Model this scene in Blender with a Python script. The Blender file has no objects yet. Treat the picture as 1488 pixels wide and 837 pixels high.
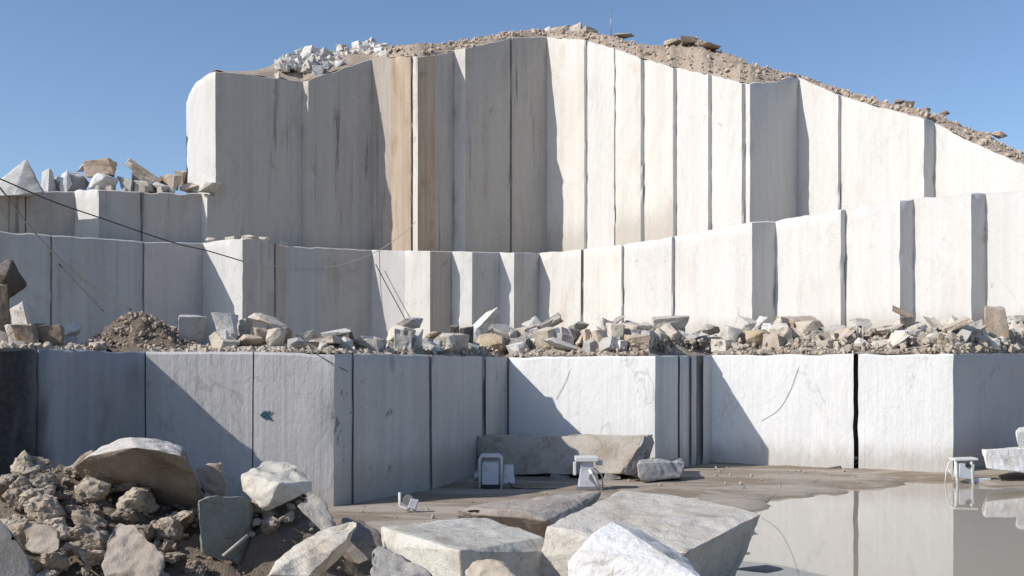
import bpy, bmesh, math, random
from mathutils import Vector, noise, Matrix, Euler
C = bpy.context.scene.collection
SC = bpy.context.scene
F = 1500.0; H = 512.0; CX = 744.0; EYE = 6.0
R = math.radians
SUN_AZ, SUN_EL = 23.0, 35.0

# ------------------------------------------------------------------ camera maths
def at(px, py, D):
    """world point seen at photo pixel (px,py) standing D metres away"""
    return Vector(((px - CX) * D / F, D, EYE + (H - py) * D / F))
def topx(p): return CX + F * p[0] / p[1]
def interp(tab, x):
    if x <= tab[0][0]: return tab[0][1]
    for a, b in zip(tab, tab[1:]):
        if x <= b[0]: return a[1] + (b[1] - a[1]) * (x - a[0]) / (b[0] - a[0])
    return tab[-1][1]
def n3(p, s=1.0, off=0.0): return noise.noise(Vector((p[0] * s + off, p[1] * s - off, p[2] * s + off * .7)))
def fbm(p, s=1.0, off=0.0, o=3): return noise.fractal(Vector((p[0] * s + off, p[1] * s - off, p[2] * s)), 1.0, 2.0, o)

# ------------------------------------------------------------------ object helpers
def tag(o, label=None, cat=None, group=None, kind=None):
    if label: o['label'] = label
    if cat: o['category'] = cat
    if group: o['group'] = group
    if kind: o['kind'] = kind
    return o
def empty(name, loc, label, cat, group=None):
    o = bpy.data.objects.new(name, None); C.objects.link(o); o.location = loc
    return tag(o, label, cat, group)
def obj(name, vs, fs, mat, parent=None, origin=None, smooth=False, sharp=None):
    me = bpy.data.meshes.new(name)
    if parent is not None:
        org = Vector(parent['_org']) if '_org' in parent else Vector(parent.location)
    else:
        org = Vector(origin) if origin is not None else Vector((0, 0, 0))
    me.from_pydata([tuple(Vector(v) - org) for v in vs], [], fs)
    if mat: me.materials.append(mat)
    if smooth or sharp:
        me.polygons.foreach_set('use_smooth', [True] * len(me.polygons))
        if sharp: me.set_sharp_from_angle(angle=R(sharp))
    me.update()
    o = bpy.data.objects.new(name, me); C.objects.link(o)
    if parent is not None: o.parent = parent
    else: o.location = org
    return o
class MB:
    def __init__(s): s.v = []; s.f = []
    def add(s, vs, fs):
        n = len(s.v); s.v += [Vector(v) for v in vs]; s.f += [tuple(i + n for i in f) for f in fs]
    def box(s, c, d, rot=(0, 0, 0), top=1.0, bev=0.0):
        m = Euler(rot).to_matrix(); c = Vector(c)
        bm = bmesh.new(); bmesh.ops.create_cube(bm, size=1)
        for v in bm.verts:
            k = top if v.co.z > 0 else 1
            v.co = Vector((v.co.x * d[0] * k, v.co.y * d[1] * k, v.co.z * d[2]))
        if bev: bmesh.ops.bevel(bm, geom=bm.edges[:], offset=bev, segments=2, affect='EDGES', profile=.5)
        bm.verts.index_update()
        s.add([c + m @ v.co for v in bm.verts], [[v.index for v in f.verts] for f in bm.faces]); bm.free()
    def tube(s, pts, r, n=8, cap=True):
        pts = [Vector(p) for p in pts]; vs = []; fs = []; up = None
        for i, p in enumerate(pts):
            t = (pts[min(i + 1, len(pts) - 1)] - pts[max(i - 1, 0)]).normalized()
            if up is None:
                up = Vector((0, 0, 1)) if abs(t.z) < .9 else Vector((1, 0, 0))
            a = t.cross(up).normalized(); b = a.cross(t).normalized(); up = b
            rr = r[i] if isinstance(r, (list, tuple)) else r
            for k in range(n):
                an = 2 * math.pi * k / n; vs.append(p + (a * math.cos(an) + b * math.sin(an)) * rr)
        for i in range(len(pts) - 1):
            for k in range(n):
                fs.append((i * n + k, i * n + (k + 1) % n, (i + 1) * n + (k + 1) % n, (i + 1) * n + k))
        if cap:
            fs.append(tuple(range(n))[::-1]); fs.append(tuple((len(pts) - 1) * n + k for k in range(n)))
        s.add(vs, fs)
    def build(s, name, mat, parent=None, origin=None, smooth=False, sharp=None):
        return obj(name, s.v, s.f, mat, parent, origin, smooth, sharp)

# ------------------------------------------------------------------ materials
def base_mat(name, rough=.9, spec=.2):
    m = bpy.data.materials.new(name); m.use_nodes = True; nt = m.node_tree
    b = nt.nodes['Principled BSDF']; b.inputs['Roughness'].default_value = rough
    b.inputs['Specular IOR Level'].default_value = spec
    return m, nt, b
def N(nt, t, **kw):
    n = nt.nodes.new(t)
    for k, v in kw.items():
        if hasattr(n, k): setattr(n, k, v)
        else: n.inputs[k].default_value = v
    return n
def mix(nt, fac, a, b, blend='MIX'):
    n = nt.nodes.new('ShaderNodeMix'); n.data_type = 'RGBA'; n.blend_type = blend
    for idx, v in ((0, fac), (6, a), (7, b)):
        if isinstance(v, (int, float)): n.inputs[idx].default_value = v
        elif isinstance(v, (tuple, list)): n.inputs[idx].default_value = (*v[:3], 1)
        else: nt.links.new(v, n.inputs[idx])
    return n.outputs[2]
def ramp(nt, src, lo, hi, a=0.0, b=1.0):
    n = nt.nodes.new('ShaderNodeMapRange'); n.inputs[1].default_value = lo; n.inputs[2].default_value = hi
    n.inputs[3].default_value = a; n.inputs[4].default_value = b; n.interpolation_type = 'SMOOTHSTEP'
    nt.links.new(src, n.inputs[0]); return n.outputs[0]
def posn(nt, scale=(1, 1, 1), loc=(0, 0, 0), rot=(0, 0, 0)):
    g = nt.nodes.new('ShaderNodeNewGeometry'); mp = nt.nodes.new('ShaderNodeMapping')
    mp.inputs['Scale'].default_value = scale; mp.inputs['Location'].default_value = loc; mp.inputs['Rotation'].default_value = rot
    nt.links.new(g.outputs['Position'], mp.inputs['Vector']); return mp.outputs[0]
def noi(nt, vec, scale, detail=4, rough=.55, dist=0):
    n = nt.nodes.new('ShaderNodeTexNoise'); n.inputs['Scale'].default_value = scale
    n.inputs['Detail'].default_value = detail; n.inputs['Roughness'].default_value = rough; n.inputs['Distortion'].default_value = dist
    if vec is not None: nt.links.new(vec, n.inputs['Vector'])
    return n.outputs[0]
def mth(nt, op, a, b=0.0):
    n = nt.nodes.new('ShaderNodeMath'); n.operation = op
    for i, v in enumerate((a, b)):
        if isinstance(v, (int, float)): n.inputs[i].default_value = v
        else: nt.links.new(v, n.inputs[i])
    return n.outputs[0]
def bump(nt, b, h, strength, dist):
    n = nt.nodes.new('ShaderNodeBump'); n.inputs['Strength'].default_value = strength; n.inputs['Distance'].default_value = dist
    nt.links.new(h, n.inputs['Height']); nt.links.new(n.outputs[0], b.inputs['Normal'])

def wall_mat(name, base, stain=(.40, .30, .20), stain_amt=.35, streak=.25, vein=.35, drip=.0, pock=0.0, grime=0.0, off=0.0, zfoot=None, zamp=2.2):
    """sawn marble: vertical streaks, cloudy stains, thin veins, drip marks, saw lines"""
    m, nt, b = base_mat(name, .78, .25)
    dark = tuple(c * .68 for c in base)
    v1 = posn(nt, (.9, .9, .035), (off, off, 0)); s1 = noi(nt, v1, 1.0, 5, .65)
    v1b = posn(nt, (3.2, 3.2, .05), (off, off * 2, 0)); s1b = noi(nt, v1b, 1.0, 3, .6)
    col = mix(nt, mth(nt, 'MULTIPLY', ramp(nt, s1, .38, .72), streak * 1.6), base, dark)
    col = mix(nt, mth(nt, 'MULTIPLY', ramp(nt, s1b, .45, .75), streak), col, dark)
    # cloudy lighter / greyer patches
    v2 = posn(nt, (.22, .22, .16), (off * 3, 5, off)); c2 = noi(nt, v2, 1.0, 5, .6, .6)
    col = mix(nt, ramp(nt, c2, .45, .75, 0, .35), col, tuple(min(1, c * 1.12) for c in base))
    # beige stains stretched down the face
    v3 = posn(nt, (.35, .35, .11), (off + 7, off, 3)); c3 = noi(nt, v3, 1.0, 6, .68, .8)
    col = mix(nt, ramp(nt, c3, .50, .74, 0, stain_amt), col, stain)
    # veins: thin ridges of a warped field
    for k, (sc, rot, th) in enumerate((((.16, .16, .10), (0, R(28), R(10)), .010), ((.3, .3, .16), (0, R(-38), R(40)), .008))):
        vv = posn(nt, sc, (off * 2 + k * 9, 1, k), rot); f = noi(nt, vv, 1.0, 6, .6, .5)
        d = mth(nt, 'ABSOLUTE', mth(nt, 'SUBTRACT', f, .5))
        msk = noi(nt, posn(nt, (.12, .12, .12), (k * 5 + off, 3, 8)), 1.0, 2)
        fac = mth(nt, 'MULTIPLY', ramp(nt, d, .0, th, 1, 0), ramp(nt, msk, .45, .6, 0, vein))
        col = mix(nt, fac, col, tuple(c * .42 for c in base))
    if drip:
        vd = posn(nt, (1.3, 1.3, .06), (off * 5, 2, 1)); fd = noi(nt, vd, 1.0, 6, .7, .2)
        mk = noi(nt, posn(nt, (.25, .25, .1), (off, 11, 2)), 1.0, 3)
        fac = mth(nt, 'MULTIPLY', ramp(nt, fd, .55, .66), ramp(nt, mk, .42, .62, 0, drip))
        col = mix(nt, fac, col, tuple(c * .30 for c in base))
    if pock:
        fp = noi(nt, posn(nt, (1.6, 1.6, 1.1), (off, 1, 4)), 1.0, 5, .7, .4)
        mk = noi(nt, posn(nt, (.5, .5, .35), (off, 1, 9)), 1.0, 2)
        col = mix(nt, mth(nt, 'MULTIPLY', ramp(nt, fp, .60, .66), ramp(nt, mk, .40, .6, 0, pock)), col, tuple(c * .22 for c in base))
    if grime:
        fg = noi(nt, posn(nt, (.16, .16, .05), (off + 3, 6, 2)), 1.0, 4, .6, .3)
        col = mix(nt, ramp(nt, fg, .46, .64, 0, grime), col, (.035, .032, .03))
    if zfoot is not None:   # mud splashed on the foot of the wall
        g = nt.nodes.new('ShaderNodeNewGeometry'); sx = nt.nodes.new('ShaderNodeSeparateXYZ'); nt.links.new(g.outputs['Position'], sx.inputs[0])
        hn = noi(nt, posn(nt, (.8, .8, .3) if zamp < 3 else (.42, .42, .30)), 1.0, 7, .72, .6)
        zz = mth(nt, 'SUBTRACT', sx.outputs[2], mth(nt, 'MULTIPLY', hn, zamp))
        col = mix(nt, ramp(nt, zz, zfoot - 1.0 - (zamp - 2.2) * 1.1, zfoot + .3 - (zamp - 2.2) * .45, .55, 0), col, (.36, .31, .25))
    wv = nt.nodes.new('ShaderNodeTexWave'); wv.wave_type = 'RINGS'; wv.rings_direction = 'SPHERICAL'; wv.inputs['Scale'].default_value = .9; wv.inputs['Distortion'].default_value = 1.2; wv.inputs['Detail'].default_value = 4; wv.inputs['Detail Scale'].default_value = 2.0
    nt.links.new(posn(nt, (.5, .5, .55), (off * 3 + 2, off, -4)), wv.inputs['Vector'])
    wm = noi(nt, posn(nt, (.2, .2, .2), (off, 9, 4)), 1.0, 3)
    col = mix(nt, mth(nt, 'MULTIPLY', ramp(nt, wv.outputs[1], .5, 1.0), ramp(nt, wm, .42, .65, 0, .10)), col, tuple(c * .55 for c in base))
    # short scars and chipped spots
    sc1 = noi(nt, posn(nt, (.75, .75, .45), (off * 7, 3, 5), (0, R(35), 0)), 1.0, 7, .72, .6)
    sm = noi(nt, posn(nt, (.13, .13, .16), (off * 2, 14, 6)), 1.0, 2)
    col = mix(nt, mth(nt, 'MULTIPLY', ramp(nt, sc1, .605, .66), ramp(nt, sm, .47, .62, 0, .6)), col, tuple(c * k for c, k in zip(base, (.55, .48, .40))))
    g1 = noi(nt, posn(nt, (6, 6, 6)), 1.0, 4, .7)
    col = mix(nt, ramp(nt, g1, .3, .7, 0, .16), col, tuple(c * .6 for c in base))
    nt.links.new(col, b.inputs['Base Color'])
    h = mth(nt, 'ADD', mth(nt, 'MULTIPLY', s1b, .5), mth(nt, 'ADD', noi(nt, posn(nt, (1.2, 1.2, .5)), 1.0, 6, .65), mth(nt, 'MULTIPLY', g1, .25)))
    bump(nt, b, h, .55, .10)
    return m

def stone_mat(name, dust=.5, dw=.5):
    """broken stone; the object's own colour gives the tint"""
    m, nt, b = base_mat(name, .92, .15)
    oi = nt.nodes.new('ShaderNodeObjectInfo'); tc = nt.nodes.new('ShaderNodeTexCoord')
    col = oi.outputs['Color']
    p = posn(nt, (1, 1, 1))
    n1 = noi(nt, p, .9, 6, .65, .4)
    n2 = noi(nt, p, 4.5, 5, .7)
    n3_ = noi(nt, p, 20, 5, .75)
    c = mix(nt, ramp(nt, n1, .40, .72, 0, .65), col, mix(nt, 1.0, col, (.62, .52, .42), 'MULTIPLY'))
    c = mix(nt, ramp(nt, n2, .5, .75, 0, .5), c, mix(nt, 1.0, col, (.5, .47, .45), 'MULTIPLY'))
    c = mix(nt, ramp(nt, n3_, .5, .72, 0, .5), c, mix(nt, 1.0, col, (.5, .46, .43), 'MULTIPLY'))
    cr = nt.nodes.new('ShaderNodeTexVoronoi'); cr.feature = 'DISTANCE_TO_EDGE'; cr.inputs['Scale'].default_value = .8
    dn = nt.nodes.new('ShaderNodeMix'); dn.data_type = 'VECTOR'; dn.inputs[0].default_value = .35; nt.links.new(p, dn.inputs[4]); nn_ = nt.nodes.new('ShaderNodeTexNoise'); nn_.inputs['Scale'].default_value = 1.3; nn_.inputs['Detail'].default_value = 6; nt.links.new(p, nn_.inputs['Vector']); nt.links.new(nn_.outputs[1], dn.inputs[5]); nt.links.new(dn.outputs[1], cr.inputs['Vector'])
    c = mix(nt, mth(nt, 'MULTIPLY', ramp(nt, cr.outputs[0], 0, .02, 1, 0), ramp(nt, n1, .45, .6, 0, .55)), c, mix(nt, 1.0, col, (.35, .32, .3), 'MULTIPLY'))
    # pale dust settled on upward faces; on the huge heap boulder, painted sunlight
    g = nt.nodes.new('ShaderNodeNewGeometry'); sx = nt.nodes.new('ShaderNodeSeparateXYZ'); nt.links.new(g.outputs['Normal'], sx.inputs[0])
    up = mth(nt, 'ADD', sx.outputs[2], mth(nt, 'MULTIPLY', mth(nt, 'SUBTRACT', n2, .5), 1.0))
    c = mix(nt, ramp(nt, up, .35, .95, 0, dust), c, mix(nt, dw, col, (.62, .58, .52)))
    nt.links.new(c, b.inputs['Base Color'])
    h = mth(nt, 'ADD', n1, mth(nt, 'ADD', mth(nt, 'MULTIPLY', n2, .45), mth(nt, 'MULTIPLY', n3_, .2)))
    bump(nt, b, h, 1.0, .10)
    return m

def soil_mat(name, a, bcol, ccol, sc=1.0):
    m, nt, b = base_mat(name, .97, .08)
    p = posn(nt)
    n1 = noi(nt, p, .35 * sc, 6, .65, .4); n2 = noi(nt, p, 2.0 * sc, 6, .7); n3_ = noi(nt, p, 8 * sc, 4, .75)
    c = mix(nt, ramp(nt, n1, .38, .66), a, bcol)
    c = mix(nt, ramp(nt, n2, .5, .75, 0, .7), c, ccol)
    c = mix(nt, ramp(nt, n3_, .5, .8, 0, .5), c, tuple(x * .4 for x in a))
    nt.links.new(c, b.inputs['Base Color'])
    h = mth(nt, 'ADD', mth(nt, 'MULTIPLY', n2, .8), mth(nt, 'MULTIPLY', n3_, .5)); bump(nt, b, h, 1.0, .25)
    return m

def flat_mat(name, col, rough=.6, metal=0.0, wear=.6):
    m, nt, b = base_mat(name, rough, .4); b.inputs['Metallic'].default_value = metal
    p = posn(nt); n1 = noi(nt, p, 3.0, 6, .7)
    nt.links.new(mix(nt, ramp(nt, n1, .45, .75, 0, wear), col, tuple(c * .5 + .04 for c in col)), b.inputs['Base Color'])
    bump(nt, b, n1, .2, .02)
    return m

M = {}
M['white'] = wall_mat('white_marble', (.62, .605, .575), stain=(.48, .40, .31), stain_amt=.30, streak=.16, vein=.16)
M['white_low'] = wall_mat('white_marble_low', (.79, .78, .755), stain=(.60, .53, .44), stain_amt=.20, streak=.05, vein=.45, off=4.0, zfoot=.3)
M['cream'] = wall_mat('cream_marble', (.64, .615, .57), stain=(.46, .35, .24), stain_amt=.55, streak=.15, vein=.3, off=2.0)
M['grey'] = wall_mat('grey_marble', (.49, .455, .41), stain=(.30, .24, .185), stain_amt=.5, streak=.26, vein=.2, drip=.95, off=1.0)
M['brown'] = wall_mat('brown_marble', (.46, .41, .355), stain=(.32, .235, .165), stain_amt=.6, streak=.6, vein=.15, drip=.7, off=6.0)
M['rust'] = wall_mat('rust_marble', (.50, .40, .30), stain=(.30, .18, .10), stain_amt=.8, streak=.6, vein=.1, drip=.6, off=15.0)
M['cream_foot'] = wall_mat('cream_marble_stained_foot', (.64, .615, .57), stain=(.46, .35, .24), stain_amt=.5, streak=.18, vein=.2, off=18.0, zfoot=18.9, zamp=5.5)
M['white_mid'] = wall_mat('white_marble_dusty_foot', (.62, .605, .58), stain=(.48, .40, .31), stain_amt=.3, streak=.16, vein=.2, off=21.0, zfoot=7.6)
M['mid'] = wall_mat('mid_grey_marble', (.46, .455, .445), stain=(.36, .31, .26), stain_amt=.4, streak=.4, vein=.25, drip=.4, off=3.0)
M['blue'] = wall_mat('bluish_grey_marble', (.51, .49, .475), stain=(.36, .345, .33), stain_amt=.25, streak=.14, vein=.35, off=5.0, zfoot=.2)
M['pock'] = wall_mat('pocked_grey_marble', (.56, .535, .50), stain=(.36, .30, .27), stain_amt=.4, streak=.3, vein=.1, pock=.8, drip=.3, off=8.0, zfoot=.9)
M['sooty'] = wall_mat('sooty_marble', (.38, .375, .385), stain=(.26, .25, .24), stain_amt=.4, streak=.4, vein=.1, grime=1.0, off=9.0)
M['fin'] = wall_mat('fin_marble', (.68, .66, .63), stain=(.46, .42, .37), stain_amt=.3, streak=.5, vein=.1, drip=.5, off=10.0, zfoot=.2)
M['cut'] = wall_mat('saw_cut', (.30, .285, .27), streak=.4, off=12.0)
M['stone'] = stone_mat('broken_stone', .45)
M['sun_top'] = stone_mat('sun_top_stone', 1.0, .92)  # upward faces painted pale to imitate a sunlit top
M['clean'] = stone_mat('clean_stone', .12)
M['soil'] = soil_mat('hill_soil', (.54, .445, .355), (.46, .365, .28), (.60, .53, .45))
M['heap'] = soil_mat('heap_soil', (.26, .21, .165), (.33, .27, .21), (.42, .36, .29), 1.6)
M['bench'] = soil_mat('bench_soil', (.48, .43, .36), (.40, .345, .28), (.56, .515, .45), 1.2)
M['paint'] = flat_mat('white_paint', (.62, .62, .60), .5)
M['greypaint'] = flat_mat('grey_paint', (.52, .54, .58), .5)
M['steel'] = flat_mat('steel', (.32, .32, .32), .45, .6)
M['black'] = flat_mat('black_rubber', (.03, .03, .032), .7)
M['cable'] = flat_mat('cable_rubber', (.06, .058, .055), .8)
M['teal'] = flat_mat('teal_spray_paint', (.012, .075, .12), .8)
M['wash'] = flat_mat('faded_paint', (.40, .47, .52), .9)
M['wood'] = flat_mat('old_pipe', (.40, .37, .33), .8)

# ------------------------------------------------------------------ quarry walls
def march(spec, anchor, D0):
    n = len(spec); P = [None] * n
    i0 = [i for i, s in enumerate(spec) if s[0] == anchor][0]
    P[i0] = ((anchor - CX) / F * D0, D0)
    def go(p, px1, th):
        r = (px1 - CX) / F; c = math.cos(R(th)); s = math.sin(R(th))
        a = (r * p[1] - p[0]) / (c - r * s); return (p[0] + a * c, p[1] + a * s)
    for i in range(i0, n - 1): P[i + 1] = go(P[i], spec[i + 1][0], spec[i][1])
    for i in range(i0, 0, -1): P[i - 1] = go(P[i], spec[i - 1][0], spec[i - 1][1])
    return P
def Dat(P, px):
    r = (px - CX) / F
    for a, b in zip(P, P[1:]):
        pa, pb = topx(a), topx(b)
        if pa - 1e-6 <= px <= pb + 1e-6:
            dx, dy = b[0] - a[0], b[1] - a[1]; den = dx - r * dy
            t = (r * a[1] - a[0]) / den if abs(den) > 1e-9 else 0
            return a[1] + t * dy
    return P[0][1] if px < topx(P[0]) else P[-1][1]

D1, L, L2 = 32, -58, -32
# (pixel column, heading of the face to the next column, material)
T2 = [(-150, D1, 'mid'), (73, -10, 'cut'), (76, D1, 'mid'), (207, 0, 'cut'), (210, 55, 'blue'), (295, L2, 'white_mid'), (352, D1, 'grey'), (398, 0, 'cut'), (401, D1, 'brown'), (414, D1, 'mid'), (466, D1, 'grey'),
      (540, L2, 'blue'), (588, L2, 'cream'), (625, 40, 'brown'), (657, L2, 'white_mid'), (686, 40, 'mid'), (726, L2, 'white_mid'), (747, 45, 'mid'), (784, -45, 'cream'), (844, 0, 'cut'), (848, L, 'cream'),
      (903, 40, 'white_mid'), (906, -56, 'white_mid'), (976, 40, 'white_mid'), (980, -60, 'white_mid'), (1093, 28, 'white_mid'), (1127, -60, 'white_mid'), (1222, 34, 'white_mid'), (1229, -58, 'white_mid'),
      (1308, 28, 'white_mid'), (1328, -52, 'white_mid'), (1411, 28, 'white_mid'), (1432, -50, 'white_mid'), (1700, 0, 'white_mid')]
Y2 = [(-150, 325), (0, 335), (75, 341), (210, 350), (295, 353), (325, 348), (352, 347), (375, 344), (398, 352), (414, 357), (540, 363), (784, 367), (845, 362), (903, 355), (980, 343), (1093, 322), (1127, 320), (1222, 304), (1308, 291), (1328, 287), (1411, 280), (1488, 275), (1700, 258)]
T3 = [(271, -34, 'white'), (313, D1, 'grey'), (440, L2, 'grey'), (448, 35, 'grey'), (540, L2, 'brown'), (568, L2, 'rust'), (597, 20, 'cut'), (600, L2, 'cream'), (607, 48, 'rust'), (632, 48, 'grey'), (660, L2, 'cream'), (676, D1, 'grey'),
      (741, 0, 'cut'), (744, D1, 'grey'), (795, -50, 'cream_foot'), (849, 30, 'white'), (853, -56, 'white'), (892, 30, 'white'), (894, -56, 'cream_foot'), (931, 30, 'white'), (936, -57, 'cream_foot'), (978, 30, 'white'),
      (983, -58, 'white'), (1029, 30, 'white'), (1034, -58, 'white'), (1078, 30, 'white'), (1083, -58, 'white'), (1090, 35, 'white'), (1160, -60, 'white'), (1218, 32, 'white'), (1222, -56, 'white'),
      (1343, 30, 'white'), (1358, -56, 'white'), (1700, 0, 'white')]
Y3 = [(271, 150), (277, 132), (284, 120), (298, 110), (313, 100), (330, 104), (380, 109), (400, 113), (440, 117), (452, 113), (500, 97), (540, 85), (597, 80), (607, 82), (640, 78), (660, 72), (676, 70), (742, 54), (795, 53), (849, 57), (892, 69), (931, 83), (978, 96), (1029, 107), (1078, 118), (1090, 120), (1130, 117), (1148, 109), (1160, 111), (1218, 137), (1250, 146), (1343, 171), (1358, 177), (1420, 208), (1488, 238), (1700, 330)]
P2 = march(T2, 784, 96); P3 = march(T3, 795, 106)
T2B = [(-150, 32, 'grey'), (36, 0, 'cut'), (38, 32, 'grey'), (108, L2, 'white'), (143, 32, 'grey'), (204, 0, 'cut'), (207, 36, 'grey'), (293, L2, 'cream'), (301, 32, 'grey'), (313, 0, 'grey')]
Y2B = [(-150, 262), (0, 270), (25, 277), (108, 278), (116, 274), (143, 275), (205, 278), (293, 280), (301, 281), (313, 281)]
P2B = march(T2B, 313, P3[1][1])
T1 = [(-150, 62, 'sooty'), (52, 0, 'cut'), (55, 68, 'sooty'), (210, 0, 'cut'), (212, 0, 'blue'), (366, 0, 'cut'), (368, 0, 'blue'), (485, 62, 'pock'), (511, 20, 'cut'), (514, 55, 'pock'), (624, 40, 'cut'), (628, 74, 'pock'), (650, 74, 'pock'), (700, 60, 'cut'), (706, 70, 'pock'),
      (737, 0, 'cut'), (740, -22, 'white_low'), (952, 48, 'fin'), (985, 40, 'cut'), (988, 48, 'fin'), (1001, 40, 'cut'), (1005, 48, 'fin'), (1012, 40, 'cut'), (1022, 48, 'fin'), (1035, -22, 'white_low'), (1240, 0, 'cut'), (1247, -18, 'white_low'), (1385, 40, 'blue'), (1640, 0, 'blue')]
Y1 = [(-150, 500), (0, 505), (130, 509), (211, 511), (366, 511), (485, 513), (560, 514), (640, 516), (740, 519), (800, 518), (952, 517), (1035, 516), (1240, 514), (1385, 514), (1500, 513), (1700, 510)]
P1 = march(T1, 1035, 55.0)

def wpt(p, z, edge=0.0):
    """wobble of the sawn faces, shared by neighbouring panels"""
    q = Vector((p[0], p[1], z))
    d = n3(q, .15, 3.1) * .06 + n3(q, .9, 7.7) * .02
    e = n3(q, .15, 13.1) * .05 + n3(q, .9, 17.7) * .02
    if edge:
        d += edge * max(0, n3((p[0] * .3, p[1] * .3, z), .9, 2.2) - .05) * .40
    return Vector((p[0] + e * .6, p[1] + d, z))

def tier(name, label, spec, P, ytab, zb, cat, jag=.35, zbf=None, capd=2.6):
    mid = P[len(P) // 2]
    root = empty(name, (mid[0], mid[1], zb), label, cat)
    for i in range(len(spec) - 1):
        a, b = P[i], P[i + 1]; mk = spec[i][2]
        ln = math.hypot(b[0] - a[0], b[1] - a[1])
        zbot = zbf(i) if zbf else zb
        vs = []; fs = []
        if mk == 'cut':
            dep = 1.6 if a[0] > 15 and zb < 0 else min(.4, max(.14, ln * .6)); ray = Vector((a[0], a[1], 0)).normalized(); rb = Vector((b[0], b[1], 0)).normalized()
            cols = [(a, 0), ((a[0] + ray.x * dep * .98, a[1] + ray.y * dep), 0), ((b[0] + rb.x * dep, b[1] + rb.y * dep), 0), (b, 0)]
            pts = [c[0] for c in cols]
        else:
            nc = max(2, min(60, int(ln / .4))); pts = [(a[0] + (b[0] - a[0]) * t / nc, a[1] + (b[1] - a[1]) * t / nc) for t in range(nc + 1)]
        tops = []
        for p in pts:
            ip = p if mk != 'cut' else None
            px = topx(p) if ip else topx(a)
            zt = EYE + (H - interp(ytab, px)) * p[1] / F
            chip = max(0, n3((p[0], p[1], 3.3), .8, 5.0) - .05) * jag * 1.6 + n3((p[0], p[1], 1.3), 2.3, 1.0) * jag * .35
            tops.append(zt - max(-.06, chip))
        nr = max(3, min(34, int((max(tops) - zbot) / .7)))
        nrow = nr + 1
        for ci, (p, zt) in enumerate(zip(pts, tops)):
            ed = 1.0 if ci in (0, len(pts) - 1) else 0.0
            for r in range(nrow):
                z = zbot + (zt - .10 - zbot) * r / nr
                vs.append(wpt(p, z, ed))
            q = wpt(p, zt, 0); k = 1 + .16 / p[1]
            vs.append(Vector((q.x * k, q.y * k, zt)))
            k = 1 + capd / p[1]
            vs.append(Vector((p[0] * k, p[1] * k, zt - .02)))
        st = nrow + 2
        for c in range(len(pts) - 1):
            for r in range(st - 1):
                fs.append((c * st + r, (c + 1) * st + r, (c + 1) * st + r + 1, c * st + r + 1))
        nm = 'saw_cut' if mk == 'cut' else 'rock_face'
        obj(nm, vs, fs, M[mk], root, sharp=50)
    return root

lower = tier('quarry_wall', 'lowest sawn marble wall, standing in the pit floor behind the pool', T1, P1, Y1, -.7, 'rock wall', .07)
middle = tier('quarry_wall', 'middle sawn marble wall rising behind the long line of rubble', T2, P2, Y2, 4.8, 'rock wall', .12)
sidewall = tier('quarry_wall', 'short grey marble wall at far left, carrying tumbled blocks under the sky', T2B, P2B, Y2B, 14.6, 'rock wall', .16)
upper = tier('quarry_wall', 'tallest sawn marble wall, its white and grey faces topped with brown soil', T3, P3, Y3, 14.6, 'rock wall', .2,
             zbf=lambda i: 18.6 if i == 0 else 14.6)
# end return of the tall block, running back into the hill
def endwall():
    a = P3[0]; k = 1.22; b = (a[0] * k + .6, a[1] * k); vs = []; fs = []
    for c in range(13):
        p = (a[0] + (b[0] - a[0]) * c / 12, a[1] + (b[1] - a[1]) * c / 12)
        zt = EYE + (H - 150) * a[1] / F - c * .12
        for r in range(10): vs.append(wpt(p, 18.6 + (zt - 18.6) * r / 9))
    for c in range(12):
        for r in range(9): fs.append(((c + 1) * 10 + r, c * 10 + r, c * 10 + r + 1, (c + 1) * 10 + r + 1))
    obj('rock_face', vs, fs, M['white'], upper, sharp=50)
endwall()

# ------------------------------------------------------------------ benches, hill, ground
def strip(name, px0, px1, stp, fA, fB, rows, amp, mat, sc=.5):
    vs = []; fs = []; cols = []
    px = px0
    while px <= px1: cols.append(px); px += stp
    for px in cols:
        Da, za = fA(px); Db, zb_ = fB(px)
        for r in range(rows + 1):
            t = r / rows; t2 = t ** 1.6; D = Da + (Db - Da) * t2; z = za + (zb_ - za) * t2
            p = Vector(((px - CX) * D / F, D, z))
            w = min(1, t * 4) * (1 if t < .98 else .3)
            p.z += fbm(p, sc, 2.0, 4) * amp * w
            vs.append(p)
    st = rows + 1
    for c in range(len(cols) - 1):
        for r in range(rows): fs.append((c * st + r, (c + 1) * st + r, (c + 1) * st + r + 1, c * st + r + 1))
    return tag(obj(name, vs, fs, mat, smooth=True), kind='structure')
def ztop(tab, P, px): D = Dat(P, px); return D, EYE + (H - interp(tab, px)) * D / F
P23 = lambda px: Dat(P2B, px) if px < 313 else Dat(P3, px)
strip('bench_floor', -148, 1638, 6, lambda x: (ztop(Y1, P1, x)[0] + .3, ztop(Y1, P1, x)[1] - .12), lambda x: (Dat(P2, x) + 1.2, 6.0), 16, .22, M['bench'], .4)
strip('ledge', -148, 1690, 6, lambda x: (ztop(Y2, P2, x)[0] + .3, ztop(Y2, P2, x)[1] - .12), lambda x: (P23(x) + 1.0, ztop(Y2, P2, x)[1] - .1), 4, .06, M['bench'])
strip('upper_ledge', -148, 318, 6, lambda x: (Dat(P2B, min(x, 312.9)) + .3, ztop(Y2B, P2B, min(x, 312.9))[1] - .14), lambda x: (130, 18.0), 8, .12, M['bench'])
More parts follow.
